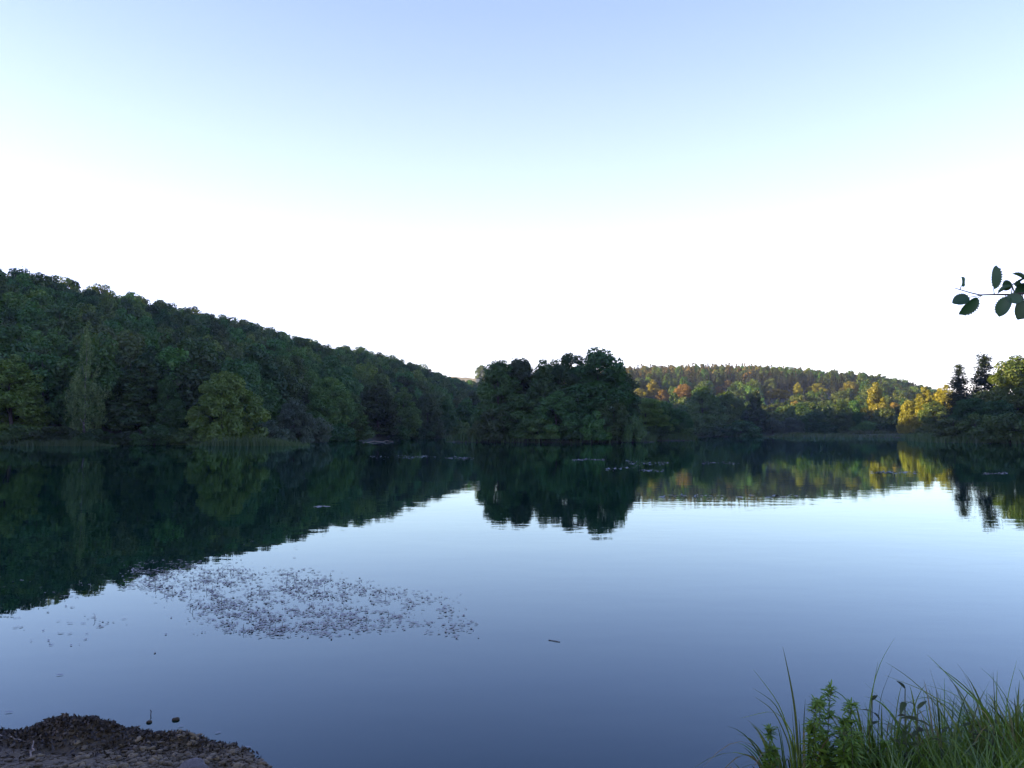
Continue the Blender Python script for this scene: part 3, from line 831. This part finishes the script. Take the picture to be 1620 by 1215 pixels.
def pebble_mesh(seed, flat=0.42):
    r_ = np.random.default_rng(seed)
    v = [(0, 0, -1)]
    for zz in (-.55, .1, .65):
        for j in range(7):
            a = 2 * math.pi * (j + .4 * (zz > 0)) / 7; q = math.sqrt(1 - zz * zz) * r_.uniform(.68, 1.15)
            v.append((math.cos(a) * q, math.sin(a) * q, zz))
    v.append((0, 0, 1))
    f = [[0, 1 + (j + 1) % 7, 1 + j] for j in range(7)]
    for k in range(2):
        for j in range(7):
            a, b = 1 + k * 7 + j, 1 + k * 7 + (j + 1) % 7
            f += [[a, b, b + 7], [a, b + 7, a + 7]]
    f += [[15 + j, 15 + (j + 1) % 7, 22] for j in range(7)]
    v = np.array(v) * np.array([1, r_.uniform(.6, .9), flat * r_.uniform(.7, 1.1)])
    return v, np.array(f)
PEB = [pebble_mesh(300 + i) for i in range(9)]
PEBM = [mesh('pebble', v, f, M['pebble'], True) for v, f in PEB]

rng = np.random.default_rng(77)
n = 9500
x, y = rng.uniform(-3.2, -0.55, n), 4.5 - 1.15 * rng.uniform(0, 1, n) ** 0.9
s = sdf(LAKE, x, y)
dens = 0.28 + 0.72 * sstep((x + 2.25) / 0.5) - 0.6 * np.exp(-((x + 2.45) / 0.35) ** 2 - ((y - 4.25) / 0.14) ** 2)
k = (s > -0.10) & (rng.uniform(size=n) < dens) & ((s > 0) | (rng.uniform(size=n) < 0.18))
x, y = x[k], y[k]
size = 0.0062 * np.exp(rng.normal(0.35, 0.62, len(x)))
size = np.clip(size, 0.004, 0.026)
z = bank_h(x, y) + size * 0.2
order = np.argsort(-size)
big, small = order[:300], order[300:]
for i in big:
    q = link('pebble', PEBM[int(rng.integers(9))], shore, (x[i], y[i], z[i]), (rng.normal(0, .25), rng.normal(0, .25), rng.uniform(0, 6.28)), (size[i],) * 3)
parts = []
for i in small:
    v, f = PEB[int(rng.integers(9))]
    a = rng.uniform(0, 6.28); c, s_ = math.cos(a), math.sin(a)
    parts.append((v @ np.array([[c, s_, 0], [-s_, c, 0], [0, 0, 1]]) * size[i] + np.array([x[i], y[i], z[i]]), f))
V, Fc = join(parts)
tag(link('gravel', mesh('gravel', V, Fc, M['pebble'], True), shore), kind='stuff')

# rotting plant scraps on the mound
n = 5200
x = np.r_[rng.normal(-2.42, 0.26, 3000), rng.normal(-1.9, 0.3, 1200), rng.uniform(-3.2, -1.3, 1000)]
y = np.r_[rng.normal(4.27, 0.09, 3000), rng.normal(4.22, 0.08, 1200), rng.uniform(3.9, 4.4, 1000)]
k = sdf(LAKE, x, y) > -0.05
x, y = x[k], y[k]
c = np.c_[x, y, bank_h(x, y) + rng.uniform(0, .016, len(x))]
v, f = leaf_quads(c, rng.normal(size=(len(c), 3)) + np.array([0, 0, .6]), 0.026, rng, 0.45)
tag(link('debris', mesh('debris', v, f, M['debris'], False, {'tint': rng.uniform(0, 1, len(f)) ** 2}), shore), kind='stuff')

def rock(name, loc, size, seed, mat, label, cat, rz=0.0):
    import bmesh
    bm = bmesh.new(); bmesh.ops.create_icosphere(bm, subdivisions=4, radius=1)
    r_ = np.random.default_rng(seed); o_ = r_.uniform(0, 50, 3)
    for v in bm.verts:
        c_ = v.co
        q = 1 + 0.5 * float(fbm(np.array([c_.x * 1.1 + o_[0]]), np.array([c_.y * 1.1 + c_.z * .9 + o_[1]]), seed, 4)[0])
        v.co = c_ * q
        if v.co.z < -.4: v.co.z = -.4 + (v.co.z + .4) * .2
    me = bpy.data.meshes.new(name); bm.to_mesh(me); bm.free()
    me.polygons.foreach_set('use_smooth', np.ones(len(me.polygons), dtype=bool))
    me.materials.append(mat)
    return tag(link(name, me, None, loc, (0, 0, rz), size), label, cat)
b = at(305, 1212, 3.80)
rock('boulder', (b[0], b[1], bank_h(np.array([b[0]]), np.array([b[1]]))[0] + .005), (0.075, 0.055, 0.06), 5, M['boulder'], 'smooth grey boulder half sunk in the gravel at the bottom edge', 'boulder', .4)
b = on_water(278, 1139)
rock('stone', (b[0], b[1], 0.004), (0.023, 0.016, 0.011), 8, M['mud'], 'small dark stone poking out of the water beyond the mound', 'stone')
b = on_water(236, 1143)
rock('stone', (b[0], b[1], 0.003), (0.016, 0.013, 0.009), 9, M['mud'], 'dark clod at the water edge between mound and lone stone', 'stone')

def stick(name, pts, r0, mat, label, cat, seed):
    r_ = np.random.default_rng(seed)
    pts = np.array(pts); t = np.linspace(0, 1, 9)
    base = np.array([np.interp(t, np.linspace(0, 1, len(pts)), pts[:, i]) for i in range(3)]).T
    ln = np.linalg.norm(pts[-1] - pts[0])
    path = base + np.r_[[[0, 0, 0]], r_.normal(size=(7, 3)) * ln * .012, [[0, 0, 0]]]
    v, f = tube(path, r0 * r_.uniform(.8, 1.15, 9) * (1 - .35 * t), 7)
    F_ = [list(map(int, q)) for q in f] + [list(range(6, -1, -1)), list(range(len(v) - 7, len(v)))]
    return tag(link(name, mesh(name, v, F_, mat, True)), label, cat)
def bankpt(px, py, lift=0.01):
    """where the line of sight through a photo pixel meets the gravel bank"""
    d = ray(px, py)
    for yy in np.linspace(3.0, 4.8, 360):
        q = np.array([0, 0, CAM_H]) + d * (yy / d[1])
        if q[2] <= bank_h(q[:1], q[1:2])[0] + lift: return q
    return on_water(px, py)
stick('stick', [bankpt(48, 1199), bankpt(51, 1186, .02), bankpt(53, 1172, .03)], 0.005, M['stick'], 'short pale stick stuck upright in the mud', 'stick', 3)
stick('stick', [bankpt(-6, 1163), bankpt(18, 1167), bankpt(41, 1173)], 0.004, M['stick'], 'pale twig lying across the mud at the left edge', 'stick', 4)
stick('stick', [bankpt(240, 1176), bankpt(214, 1183), bankpt(190, 1186)], 0.006, M['bark'], 'dark twig lying on the gravel below the mound', 'stick', 6)
q = on_water(238, 1131)
stick('twig', [q + [0, 0, -.01], q + [.004, 0, .02], q + [-.002, 0, .03]], 0.003, M['bark'], 'tiny dark twig sticking up out of the water behind the mound', 'twig', 5)
q0, q1 = on_water(868, 1013), on_water(886, 1016)
stick('floating_twig', [q0 + [0, 0, .003], q1 + [0, 0, .004]], 0.0035, M['bark'], 'lone dark twig floating on open water in the middle', 'twig', 7)
q0, q1 = on_water(574, 700), on_water(622, 699)
stick('floating_log', [q0 + [0, 0, .05], (q0 + q1) / 2 + [0, 0, .1], q1 + [0, 0, .10]], 0.09, M['log'], 'long pale log floating below the left shore trees', 'log', 8)

# ------------------------------------------------------------------ floating leaves
def strip_leaf(L, W, prof, bend, fold, nseg=6, serr=0.0, pleat=0.0):
    """a leaf along +X, folded along its midrib, bending down towards the tip"""
    v, f = [], []
    for i in range(nseg + 1):
        t = i / nseg
        w = W * .5 * prof(t)
        if serr and 0 < i < nseg: w *= 1 + serr * (1 if i % 2 else -1)
        z = -bend * L * t * t
        pz = pleat * W * (i % 2) * (1 if w > .1 * W else 0)
        v += [(L * t - (serr * W * .4 if i % 2 == 0 else 0), w, z + fold * w + pz), (L * t, 0, z), (L * t - (serr * W * .4 if i % 2 == 0 else 0), -w, z + fold * w + pz)]
    for i in range(nseg):
        a = 3 * i
        f += [[a, a + 1, a + 4, a + 3], [a + 1, a + 2, a + 5, a + 4]]
    return np.array(v, float), np.array(f)
lance = lambda t: max(.04, math.sin(math.pi * min(1, t * .94 + .04)) ** .8)
PADS = []
rng = np.random.default_rng(55)
for i in range(7):
    PADS.append(strip_leaf(1, rng.uniform(.3, .42), lance, rng.uniform(-.04, .05), rng.uniform(-.04, .08), 5))
PADM = []
for v, f in PADS:
    v = v - np.array([.5, 0, 0]); PADM.append(mesh('leaf', v, f, M['pad'], True, {'tint': np.full(len(f), rng.uniform(0, 1))}))
PADS = [(v - np.array([.5, 0, 0]), f) for v, f in PADS]

def rot_zx(a, tilt, roll):
    return np.array(Matrix.Rotation(a, 3, 'Z') @ Matrix.Rotation(tilt, 3, 'Y') @ Matrix.Rotation(roll, 3, 'X'))

def leaf_mass(name, pts, sizes, parent, rng, tilt=.12, mat='pad', stems=0):
    parts = []
    tints = []
    for p_, s_ in zip(pts, sizes):
        v, f = PADS[int(rng.integers(7))]
        m = rot_zx(rng.uniform(0, 6.28), rng.normal(0, tilt), rng.normal(0, tilt))
        parts.append(((v * s_) @ m.T + p_, f)); tints.append(np.full(len(f), rng.uniform()))
    for k_ in range(stems):
        p_ = pts[int(rng.integers(len(pts)))] + rng.normal(size=3) * [.05, .05, 0]
        h_ = rng.uniform(.02, .065)
        v, f = tube([p_ - [0, 0, .03], p_ + [rng.normal() * .008, 0, h_ * .6], p_ + [rng.normal() * .02, 0, h_]], [.0028, .0025, .0018], 4)
        parts.append((v, f)); tints.append(np.full(len(f), .2))
    V, Fc = join(parts)
    o = link(name, mesh(name, V, Fc, M[mat], True, {'tint': np.concatenate(tints)}), parent)
    return tag(o, kind='stuff')

def inpoly(poly, px, py):
    return sdf(np.array(poly, float), px, py) < 0

def patch_root(name, loc, label):
    r_ = bpy.data.objects.new(name, None); COL.objects.link(r_); r_.location = loc; r_.empty_display_size = .2
    return tag(r_, label, 'pondweed')

POLY = [(186, 897), (232, 888), (300, 892), (420, 902), (510, 910), (610, 928), (706, 945), (728, 962), (752, 1004), (690, 1002), (640, 990), (560, 998),
        (505, 1008), (420, 1006), (380, 998), (335, 980), (315, 960), (255, 938), (205, 928), (225, 912)]
px, py = rng.uniform(180, 760, 20000), rng.uniform(885, 1010, 20000)
cl = vnoise(px / 26, py / 7, 61) * .6 + vnoise(px / 9, py / 3, 62) * .4
k = inpoly(POLY, px + rng.normal(0, 16, 20000), py + rng.normal(0, 5, 20000)) & (rng.uniform(size=20000) < np.clip((cl - .28) * 2.4, .06, .95) * (1.15 - 0.75 * sstep((px - 380) / 340)))
px, py = px[k][:4600], py[k][:4600]
qx = np.r_[rng.uniform(15, 335, 330), rng.uniform(0, 200, 160), rng.uniform(380, 470, 50)]
qy = np.r_[rng.uniform(950, 1032, 330), rng.uniform(905, 960, 160), rng.uniform(850, 890, 50)]
cl = vnoise(qx / 34, qy / 6, 63)
k = cl > .66
px, py = np.r_[px, qx[k]], np.r_[py, qy[k]]
pts = np.array([on_water(a, b, .006) for a, b in zip(px, py)])
sizes = rng.uniform(.022, .062, len(pts)) * (0.5 + 0.05 * pts[:, 1])
app = sizes / pts[:, 1]
order = np.argsort(-app)
c0 = on_water(440, 950)
root = patch_root('pondweed_patch', (0, 0, 0), 'large scattered patch of floating pondweed leaves on the near water')
for i in order[:300]:
    link('leaf', PADM[int(rng.integers(7))], root, tuple(pts[i]), (rng.normal(0, .05), rng.normal(0, .05), rng.uniform(0, 6.28)), (sizes[i],) * 3)
leaf_mass('leaves', pts[order[300:]], sizes[order[300:]], root, rng, .06, stems=60)

g = 'far patches of floating leaves'
for (x0, x1, yy, dy, n, lab) in [
    (586, 690, 722.5, 2.2, 150, 'long pale strip of floating leaves below the left shore'),
    (704, 750, 724.5, 2.0, 80, 'pale strip of floating leaves in the gap left of the island'),
    (905, 956, 727, 1.2, 110, 'bright thin strip of floating leaves below the tallest island alder'),
    (958, 1006, 741, 2.2, 45, 'floating leaves nearest the camera just below the islet'),
    (990, 1058, 732.5, 3.0, 110, 'loose floating leaves below the low islet'),
    (1008, 1056, 744, 1.4, 45, 'short floating leaf strip left of the orange reflection'),
    (1108, 1176, 732, 1.8, 90, 'dark and pale floating leaves right of the orange reflection'),
    (1374, 1456, 747, 1.6, 130, 'long bright strip of floating leaves below the sunlit yellow trees'),
    (1555, 1592, 749, 1.6, 40, 'short floating leaf strip below the conifers at the right'),
    (1030, 1300, 785, 2.4, 60, 'scattered floating leaves along the far hill reflection edge'),
    (498, 522, 801, .7, 10, 'small lone pale leaf cluster floating in the dark reflection')]:
    px, py = rng.uniform(x0, x1, n), yy + rng.normal(0, dy * .55, n)
    cl = vnoise(px / 12, py / 2, 64 + n)
    k = (cl > .36) | (rng.uniform(size=n) < .15)
    pts = np.array([on_water(a, b, .012) for a, b in zip(px[k], py[k])])
    root = patch_root('pondweed_patch', tuple(on_water((x0 + x1) / 2, yy)), lab)
    root['group'] = g
    o = leaf_mass('leaves', pts - np.array(root.location), rng.uniform(.10, .20, len(pts)), root, rng, .16)
def lone_leaf(px, py, s, label, rz):
    q = on_water(px, py, .006)
    o = link('floating_leaf', PADM[int(rng.integers(7))], None, tuple(q), (.08, .05, rz), (s,) * 3)
    tag(o, label, 'leaf', 'lone leaves drifting near the bank')
lone_leaf(95, 1067, .05, 'tiny dark leaf drifting alone between pondweed and mound', .2)
lone_leaf(14, 1126, .05, 'small dark leaf drifting at the left edge behind the mound', .1)
lone_leaf(286, 1148, .035, 'small dark leaf drifting just below the lone stone', .3)
lone_leaf(345, 1158, .035, 'small dark leaf drifting off the right end of the gravel', .5)
lone_leaf(392, 1181, .035, 'small dark leaf drifting beside the tapering gravel tip', .0)

# ------------------------------------------------------------------ plants on the near right bank
def blade(path, w, mat, parent, rng, name='blade', tint=None):
    path = np.asarray(path, float); n = len(path)
    t = np.linspace(0, 1, n)
    side = np.array([math.cos(a_ := rng.uniform(-.7, .7)), math.sin(a_), 0.0])
    v, f = [], []
    for i in range(n):
        ww = w * .5 * (1.0 - t[i] ** 2.2) * (.7 + .3 * min(1, t[i] * 4)) + .0004
        d = path[min(i + 1, n - 1)] - path[max(i - 1, 0)]; d /= np.linalg.norm(d) + 1e-9
        s_ = side - d * side.dot(d); s_ /= np.linalg.norm(s_) + 1e-9
        nn = np.cross(d, s_)
        v += [path[i] - s_ * ww + nn * ww * .35, path[i], path[i] + s_ * ww + nn * ww * .35]
    for i in range(n - 1):
        a = 3 * i
        f += [[a, a + 1, a + 4, a + 3], [a + 1, a + 2, a + 5, a + 4]]
    tt = rng.uniform(0, 1) if tint is None else tint
    return link(name, mesh(name, np.array(v), np.array(f), mat, True, {'tint': np.full(len(f), tt)}), parent)

def bez(p0, p1, p2, n=9):
    t = np.linspace(0, 1, n)[:, None]
    return (1 - t) ** 2 * p0 + 2 * t * (1 - t) * p1 + t * t * p2

def tuft(cx, cy, n, h0, h1, spread, lean, label, seed, w0=.003, w1=.013, hero=(), dry=.13):
    r_ = np.random.default_rng(seed)
    root = bpy.data.objects.new('grass_tuft', None); COL.objects.link(root)
    root.empty_display_size = .1
    gz = g1(cx, cy); L0 = np.array([cx, cy, gz]); root.location = L0
    tag(root, label, 'grass', 'grass tufts on the near right bank')
    for i in range(n):
        a = r_.uniform(0, 6.283); q = spread * math.sqrt(r_.uniform())
        b0 = np.array([math.cos(a) * q, math.sin(a) * q * .6, -.03])
        h = r_.uniform(h0, h1)
        out = np.array([math.cos(a), math.sin(a) * .6, 0]) * h * r_.uniform(.05, .55) + np.array([lean * h * r_.uniform(.3, 1.2), 0, 0])
        tip = b0 + out + np.array([0, 0, h * r_.uniform(.72, 1.0)])
        mid = b0 + out * .22 + np.array([0, 0, h * r_.uniform(.62, .85)])
        if r_.uniform() < .16:           # a blade that has kinked over
            tip = b0 + out * 1.9 + np.array([0, 0, h * .45]); mid = b0 + out * .5 + np.array([0, 0, h * 1.05])
        blade(bez(b0, mid, tip), r_.uniform(w0, w1), M['straw'] if r_.uniform() < dry else M['blade'], root, r_)
    for (Yh, w, *pp) in hero:            # blades followed point by point: photo pixels from base to tip
        P = [at(a, b, Yh) - L0 for a, b in pp]
        base = P[0].copy(); base[2] = -.03
        base[:2] = P[0][:2] + (P[0][:2] - P[1][:2]) * .35
        ctrl = [base] + P
        tt = np.linspace(0, len(ctrl) - 1, 13)
        path = np.array([np.interp(tt, range(len(ctrl)), [c_[k] for c_ in ctrl]) for k in range(3)]).T
        for _ in range(2): path[1:-1] = .25 * path[:-2] + .5 * path[1:-1] + .25 * path[2:]
        path[:, 1] += np.linspace(0, r_.uniform(-.06, .1), 13)
        blade(path, w, M['blade'], root, r_)
    return root
tuft(1.15, 3.50, 60, .16, .34, .10, -.02, 'short pale grass tuft at the left end of the right bank plants', 401, dry=.15)
tuft(1.30, 3.60, 78, .28, .50, .13, -.04, 'grass tuft with one tall stiff blade, left of the feathery herb', 402,
     hero=[(3.6, .012, (1264, 1190), (1262, 1130), (1255, 1080), (1245, 1028)), (3.58, .006, (1256, 1180), (1240, 1120), (1200, 1067)),
           (3.62, .006, (1256, 1180), (1228, 1112), (1190, 1088)), (3.57, .006, (1250, 1180), (1222, 1120), (1190, 1098)),
           (3.55, .005, (1262, 1170), (1235, 1128), (1178, 1146))])
tuft(1.68, 3.58, 64, .30, .54, .13, .02, 'dark grass tuft with a pair of long upright blades, right of the feathery herb', 403,
     hero=[(3.55, .009, (1372, 1180), (1378, 1110), (1395, 1050), (1420, 1012)), (3.57, .007, (1378, 1180), (1384, 1110), (1398, 1052)),
           (3.5, .008, (1392, 1190), (1398, 1110), (1424, 1058)), (3.5, .010, (1370, 1165), (1350, 1112), (1325, 1098))])
tuft(1.98, 3.62, 60, .28, .52, .14, -.05, 'grass tuft with crossing arched blades between the two broad-leaved weeds', 404,
     hero=[(3.55, .006, (1520, 1190), (1488, 1118), (1440, 1072), (1402, 1048)), (3.6, .006, (1512, 1180), (1490, 1110), (1476, 1060)),
           (3.6, .006, (1530, 1170), (1492, 1106), (1412, 1076)), (3.5, .007, (1500, 1190), (1480, 1130), (1468, 1110))])
tuft(2.24, 3.55, 64, .32, .58, .14, -.18, 'tall grass tuft with long blades sweeping left, second tuft from the right edge', 405,
     hero=[(3.5, .008, (1592, 1190), (1560, 1122), (1500, 1072), (1456, 1030)), (3.52, .007, (1598, 1190), (1556, 1112), (1520, 1078), (1490, 1058)),
           (3.55, .007, (1572, 1180), (1566, 1110), (1559, 1056)), (3.55, .006, (1560, 1150), (1520, 1100), (1464, 1086))])
tuft(2.45, 3.60, 60, .32, .56, .15, -.02, 'grass tuft with upright blades at the right edge of the picture', 406,
     hero=[(3.55, .008, (1582, 1190), (1583, 1120), (1588, 1066)), (3.52, .007, (1592, 1190), (1598, 1110), (1617, 1048)), (3.6, .007, (1590, 1180), (1612, 1120), (1640, 1100))])
rng = np.random.default_rng(91)
n = 9000
x, y = rng.uniform(1.0, 3.3, n), rng.uniform(3.05, 4.15, n)
s = sdf(LAKE, x, y); k = s > -.03
x, y = x[k], y[k]
x2, y2 = rng.uniform(-.4, 7.5, 16000), rng.uniform(-2.5, 6.5, 16000)
k2 = (sdf(LAKE, x2, y2) > .02) & ~((x2 > .95) & (x2 < 3.3) & (y2 > 3.05) & (y2 < 4.2)) & (np.hypot(x2, y2) > .6)
x, y = np.r_[x, x2[k2]], np.r_[y, y2[k2]]
hh = rng.uniform(.08, .28, len(x)) * (.6 + .8 * vnoise(x / .2, y / .2, 8)) * np.clip(.5 + (x - 1.0) * 1.1, .5, 1.1)
o = link('undergrowth', blades_mesh('undergrowth', x, y, gh(x, y) - .02, hh, rng.uniform(.004, .010, len(x)), .5, rng, M['blade']))
tag(o, 'dark tangled low grass under the tufts on the right bank', 'grass', kind='stuff')

def frame_dir(d, nrm):
    d = Vector(d).normalized(); nrm = Vector(nrm); y_ = nrm.cross(d).normalized(); z_ = d.cross(y_)
    return Matrix((d, y_, z_)).transposed()

LANCE_LEAF = [strip_leaf(1, w, lance, b, .25, 6) for w, b in ((.2, .2), (.24, .5), (.18, .1))]
WEED_LEAF = [mesh('leaf', *strip_leaf(1, w, lambda t: max(.05, math.sin(math.pi * t ** .8) ** .75), b, .22, 12, .07, .05), M['weed'], True) for w, b in ((.34, .35), (.42, .75), (.28, .55))]
for m_ in WEED_LEAF:
    a_ = m_.attributes.new('tint', 'FLOAT', 'FACE'); a_.data.foreach_set('value', np.full(len(m_.polygons), .5, dtype=np.float32))

def herb(px, top, Y, label, seed, nst=3):
    r_ = np.random.default_rng(seed)
    tp = at(px, top, Y); gz = g1(tp[0], Y)
    root = bpy.data.objects.new('herb', None); COL.objects.link(root); root.location = (tp[0], Y, gz)
    root.empty_display_size = .1
    tag(root, label, 'herb', 'feathery green herbs on the right bank')
    H = tp[2] - gz
    parts, tints = [], []
    for k_ in range(nst):
        b0 = np.array([r_.normal() * .03, r_.normal() * .03, -.02]); h = H * (1 if k_ == 0 else r_.uniform(.55, .9))
        tip = np.array([0 if k_ == 0 else r_.normal() * .10, r_.normal() * .04, h])
        path = bez(b0, (b0 + tip) / 2 + [r_.normal() * .02, 0, .03], tip)
        v, f = tube(path, np.linspace(.0035, .0012, 9), 5)
        link('stem', mesh('stem', v, f, M['stem'], True), root)
        for i in range(64):                       # side sprays with narrow leaflets
            t = r_.uniform(.2, 1.0) if i > 10 else r_.uniform(.9, 1.0)
            p_ = path[min(8, int(t * 8))] * (1 - (t * 8) % 1) + path[min(8, int(t * 8) + 1)] * ((t * 8) % 1)
            for j in range(4):
                a = r_.uniform(0, 6.283)
                d = np.array([math.cos(a), math.sin(a), r_.uniform(-.2, .9)])
                v, f = LANCE_LEAF[int(r_.integers(3))]
                s_ = r_.uniform(.025, .07) * (1.15 - .5 * t)
                m = np.array(frame_dir(d, (r_.normal() * .3, r_.normal() * .3, 1)))
                parts.append(((v * s_) @ m.T + p_, f)); tints.append(np.full(len(f), r_.uniform()))
    V, Fc = join(parts)
    tag(link('leaves', mesh('leaves', V, Fc, M['herb'], True, {'tint': np.concatenate(tints)}), root), kind='stuff')
herb(1313, 1084, 3.55, 'bright green feathery herb, the tallest one with a star shaped top', 501, 4)
herb(1288, 1106, 3.48, 'lower feathery green herb left of the tallest star topped one', 502, 4)
herb(1338, 1108, 3.45, 'low bushy feathery herb right of the star topped one', 503, 4)
herb(1225, 1160, 3.45, 'small feathery herb among the short pale grass', 504, 3)

def weed(px, top, Y, label, seed, nl=11, s0=.055, s1=.09):
    r_ = np.random.default_rng(seed)
    tp = at(px, top, Y); gz = g1(tp[0], Y)
    root = bpy.data.objects.new('weed', None); COL.objects.link(root); root.location = (tp[0], Y, gz)
    root.empty_display_size = .1
    tag(root, label, 'weed', 'broad-leaved weeds on the right bank')
    H = tp[2] - gz
    path = bez(np.array([.02, 0, -.03]), np.array([-.01, .01, H * .5]), np.array([0, 0, H]))
    v, f = tube(path, np.linspace(.005, .002, 9), 6)
    link('stem', mesh('stem', v, f, M['stem'], True), root)
    for i in range(nl):
        t = .25 + .75 * (i // 2) / max(1, (nl - 1) // 2)
        t = min(t, 1.0); a = (i % 2) * math.pi + (i // 2) * 1.35 + r_.normal() * .3
        d = (math.cos(a), math.sin(a), r_.uniform(-.1, .5) if t < .95 else 1.0)
        p_ = path[min(8, int(round(t * 8)))]
        m = frame_dir(d, (r_.normal() * .2, -.25 + r_.normal() * .2, 1)).to_4x4()
        o = link('leaf', WEED_LEAF[int(r_.integers(3))], root)
        o.matrix_local = Matrix.Translation(Vector(p_)) @ m @ Matrix.Scale(r_.uniform(s0, s1) * (1.1 - .45 * t), 4)
weed(1432, 1090, 3.52, 'dark broad-leaved weed with drooping leaves, taller one left of the crossing blades', 601, 13)
weed(1452, 1122, 3.46, 'low broad-leaved weed tucked against the taller drooping one', 602, 11, .06, .095)
weed(1540, 1132, 3.50, 'dark broad-leaved weed between the crossing blades and the sweeping tuft', 603, 13)
weed(1380, 1108, 3.60, 'narrow dark weed among the pair of long upright blades', 604, 11, .06, .09)
weed(1572, 1150, 3.45, 'low dark weed at the foot of the sweeping grass tuft', 605, 11)
weed(1490, 1160, 3.42, 'low dark weed at the bottom edge below the crossing blades', 606, 11)

# ------------------------------------------------------------------ alder branch reaching in from the right
ALD = [mesh('leaf', *strip_leaf(1, w, lambda t: max(.05, (1 - abs(2 * t - 1) ** 2.3) ** .62 * (.93 + .14 * t)), b, fo, 19, .06, .07), M['alder'], False)
       for w, b, fo in ((.82, .12, .18), (.9, .2, .3), (.75, .05, .12), (.8, .3, .55))]
for m_ in ALD:
    a_ = m_.attributes.new('tint', 'FLOAT', 'FACE'); a_.data.foreach_set('value', np.full(len(m_.polygons), .5, dtype=np.float32))
YB = 2.25
root = bpy.data.objects.new('alder_tree', None); COL.objects.link(root)
tx, ty = 2.75, 1.9
root.location = (tx, ty, g1(tx, ty))
tag(root, 'alder branch with toothed green leaves reaching in at the right edge', 'tree')
L0 = np.array(root.location)
r_ = np.random.default_rng(700)
trunk_path = [(0, 0, -.2), (.03, .02, .8), (-.02, .05, 1.6), (.05, .02, 2.6), (.02, .1, 3.8), (.1, .05, 5.2)]
v, f = tube(trunk_path, [.12, .095, .085, .07, .05, .02], 10)
link('trunk', mesh('trunk', v, f, M['bark'], True), root)
def px3(px, py, dy=0): return at(px, py, YB + dy) - L0
main = [np.array([-.02, .05, 1.55]), px3(1900, 425, -.1), px3(1760, 446, -.03), px3(1680, 458), px3(1621, 464), px3(1598, 466), px3(1572, 466), px3(1550, 466.5), px3(1535, 463), px3(1520, 458.5), px3(1511, 456)]
v, f = tube(main, [.016, .011, .008, .006, .0036, .003, .0024, .002, .0017, .0014, .0011], 6)
link('branch', mesh('branch', v, f, M['bark'], True), root)
def aleaf(b, tpx, wpx, dy=0, roll=0.0, var=0, pet=None):
    p0, p1 = px3(b[0], b[1]), px3(tpx[0], tpx[1], dy)
    Ln = float(np.linalg.norm(p1 - p0))
    # face the viewer, turned by the roll about the midrib so that a narrow leaf is seen on edge
    d = Vector(p1 - p0).normalized()
    nrm = Matrix.Rotation(roll, 3, d) @ Vector((0, -1, .15))
    o = link('leaf', ALD[var % 4], root)
    o.matrix_local = Matrix.Translation(Vector(p0)) @ frame_dir(d, nrm).to_4x4() @ Matrix.Diagonal((Ln, wpx / F * YB / .82, Ln, 1))
    if pet is not None:
        q = px3(*pet); v, f = tube([q, (q + p0) / 2, p0], [.0016, .0012, .0012], 5)
        link('stalk', mesh('stalk', v, f, M['stem'], True), root)
aleaf((1520.5, 452.5), (1526.5, 439), 12, .01, 1.0, 3, (1519, 458))
aleaf((1532, 470.5), (1509, 477.5), 19, -.02, .15, 0, (1553, 467))
aleaf((1546, 472), (1522, 497.5), 19, .0, -.35, 1, (1554, 467))
aleaf((1572, 457), (1578, 419.5), 25, .0, .35, 2, (1573, 466))
aleaf((1601, 455), (1577, 459.5), 15, .02, 1.0, 3, (1606, 465))
aleaf((1602, 453), (1584, 450), 17, .03, -.9, 0, (1606, 465))
aleaf((1597, 470), (1579, 499), 20, .01, .7, 1, (1601, 466))
aleaf((1592, 470), (1618, 475), 19, -.02, .1, 2, (1590, 466))
aleaf((1617, 475), (1613, 505), 26, -.01, -.2, 0, (1618, 464))
aleaf((1621, 444), (1608, 430), 8, .03, 1.1, 3, (1630, 462))
aleaf((1602, 449), (1623, 446), 15, .04, .5, 1, (1600, 465))
aleaf((1604, 462), (1628, 453), 18, .01, .2, 0, (1600, 466))
aleaf((1606, 466), (1622, 478), 16, .03, -.3, 2, (1602, 466))
for i in range(26):
    bx = r_.uniform(1632, 1880); by = 462 - (bx - 1620) * .12
    a = r_.uniform(0, 6.28); ln = r_.uniform(24, 42)
    aleaf((bx + math.cos(a) * 8, by + math.sin(a) * 8), (bx + math.cos(a) * (8 + ln), by + math.sin(a) * (8 + ln)), ln * .7, r_.normal() * .05, r_.normal() * .5, i, (bx, by))

# ------------------------------------------------------------------ air
def haze(density):
    m, nt, out = new_mat('haze_air')
    p = nt.nodes.new('ShaderNodeVolumePrincipled')
    p.inputs['Color'].default_value = (0.72, 0.84, 1.0, 1)
    p.inputs['Density'].default_value = density
    p.inputs['Anisotropy'].default_value = 0.3
    nt.links.new(p.outputs[0], out.inputs['Volume'])
    x0, x1, y0, y1, z0, z1 = -1300, 1300, -340, 1300, -4, 82
    v = [(x, y, z) for z in (z0, z1) for y in (y0, y1) for x in (x0, x1)]
    f = [[0, 2, 3, 1], [4, 5, 7, 6], [0, 1, 5, 4], [2, 6, 7, 3], [0, 4, 6, 2], [1, 3, 7, 5]]
    tag(link('haze', mesh('haze', np.array(v, float), f, m)), 'thin blue evening haze over lake and hills', 'haze', kind='stuff')
haze(0.00012)
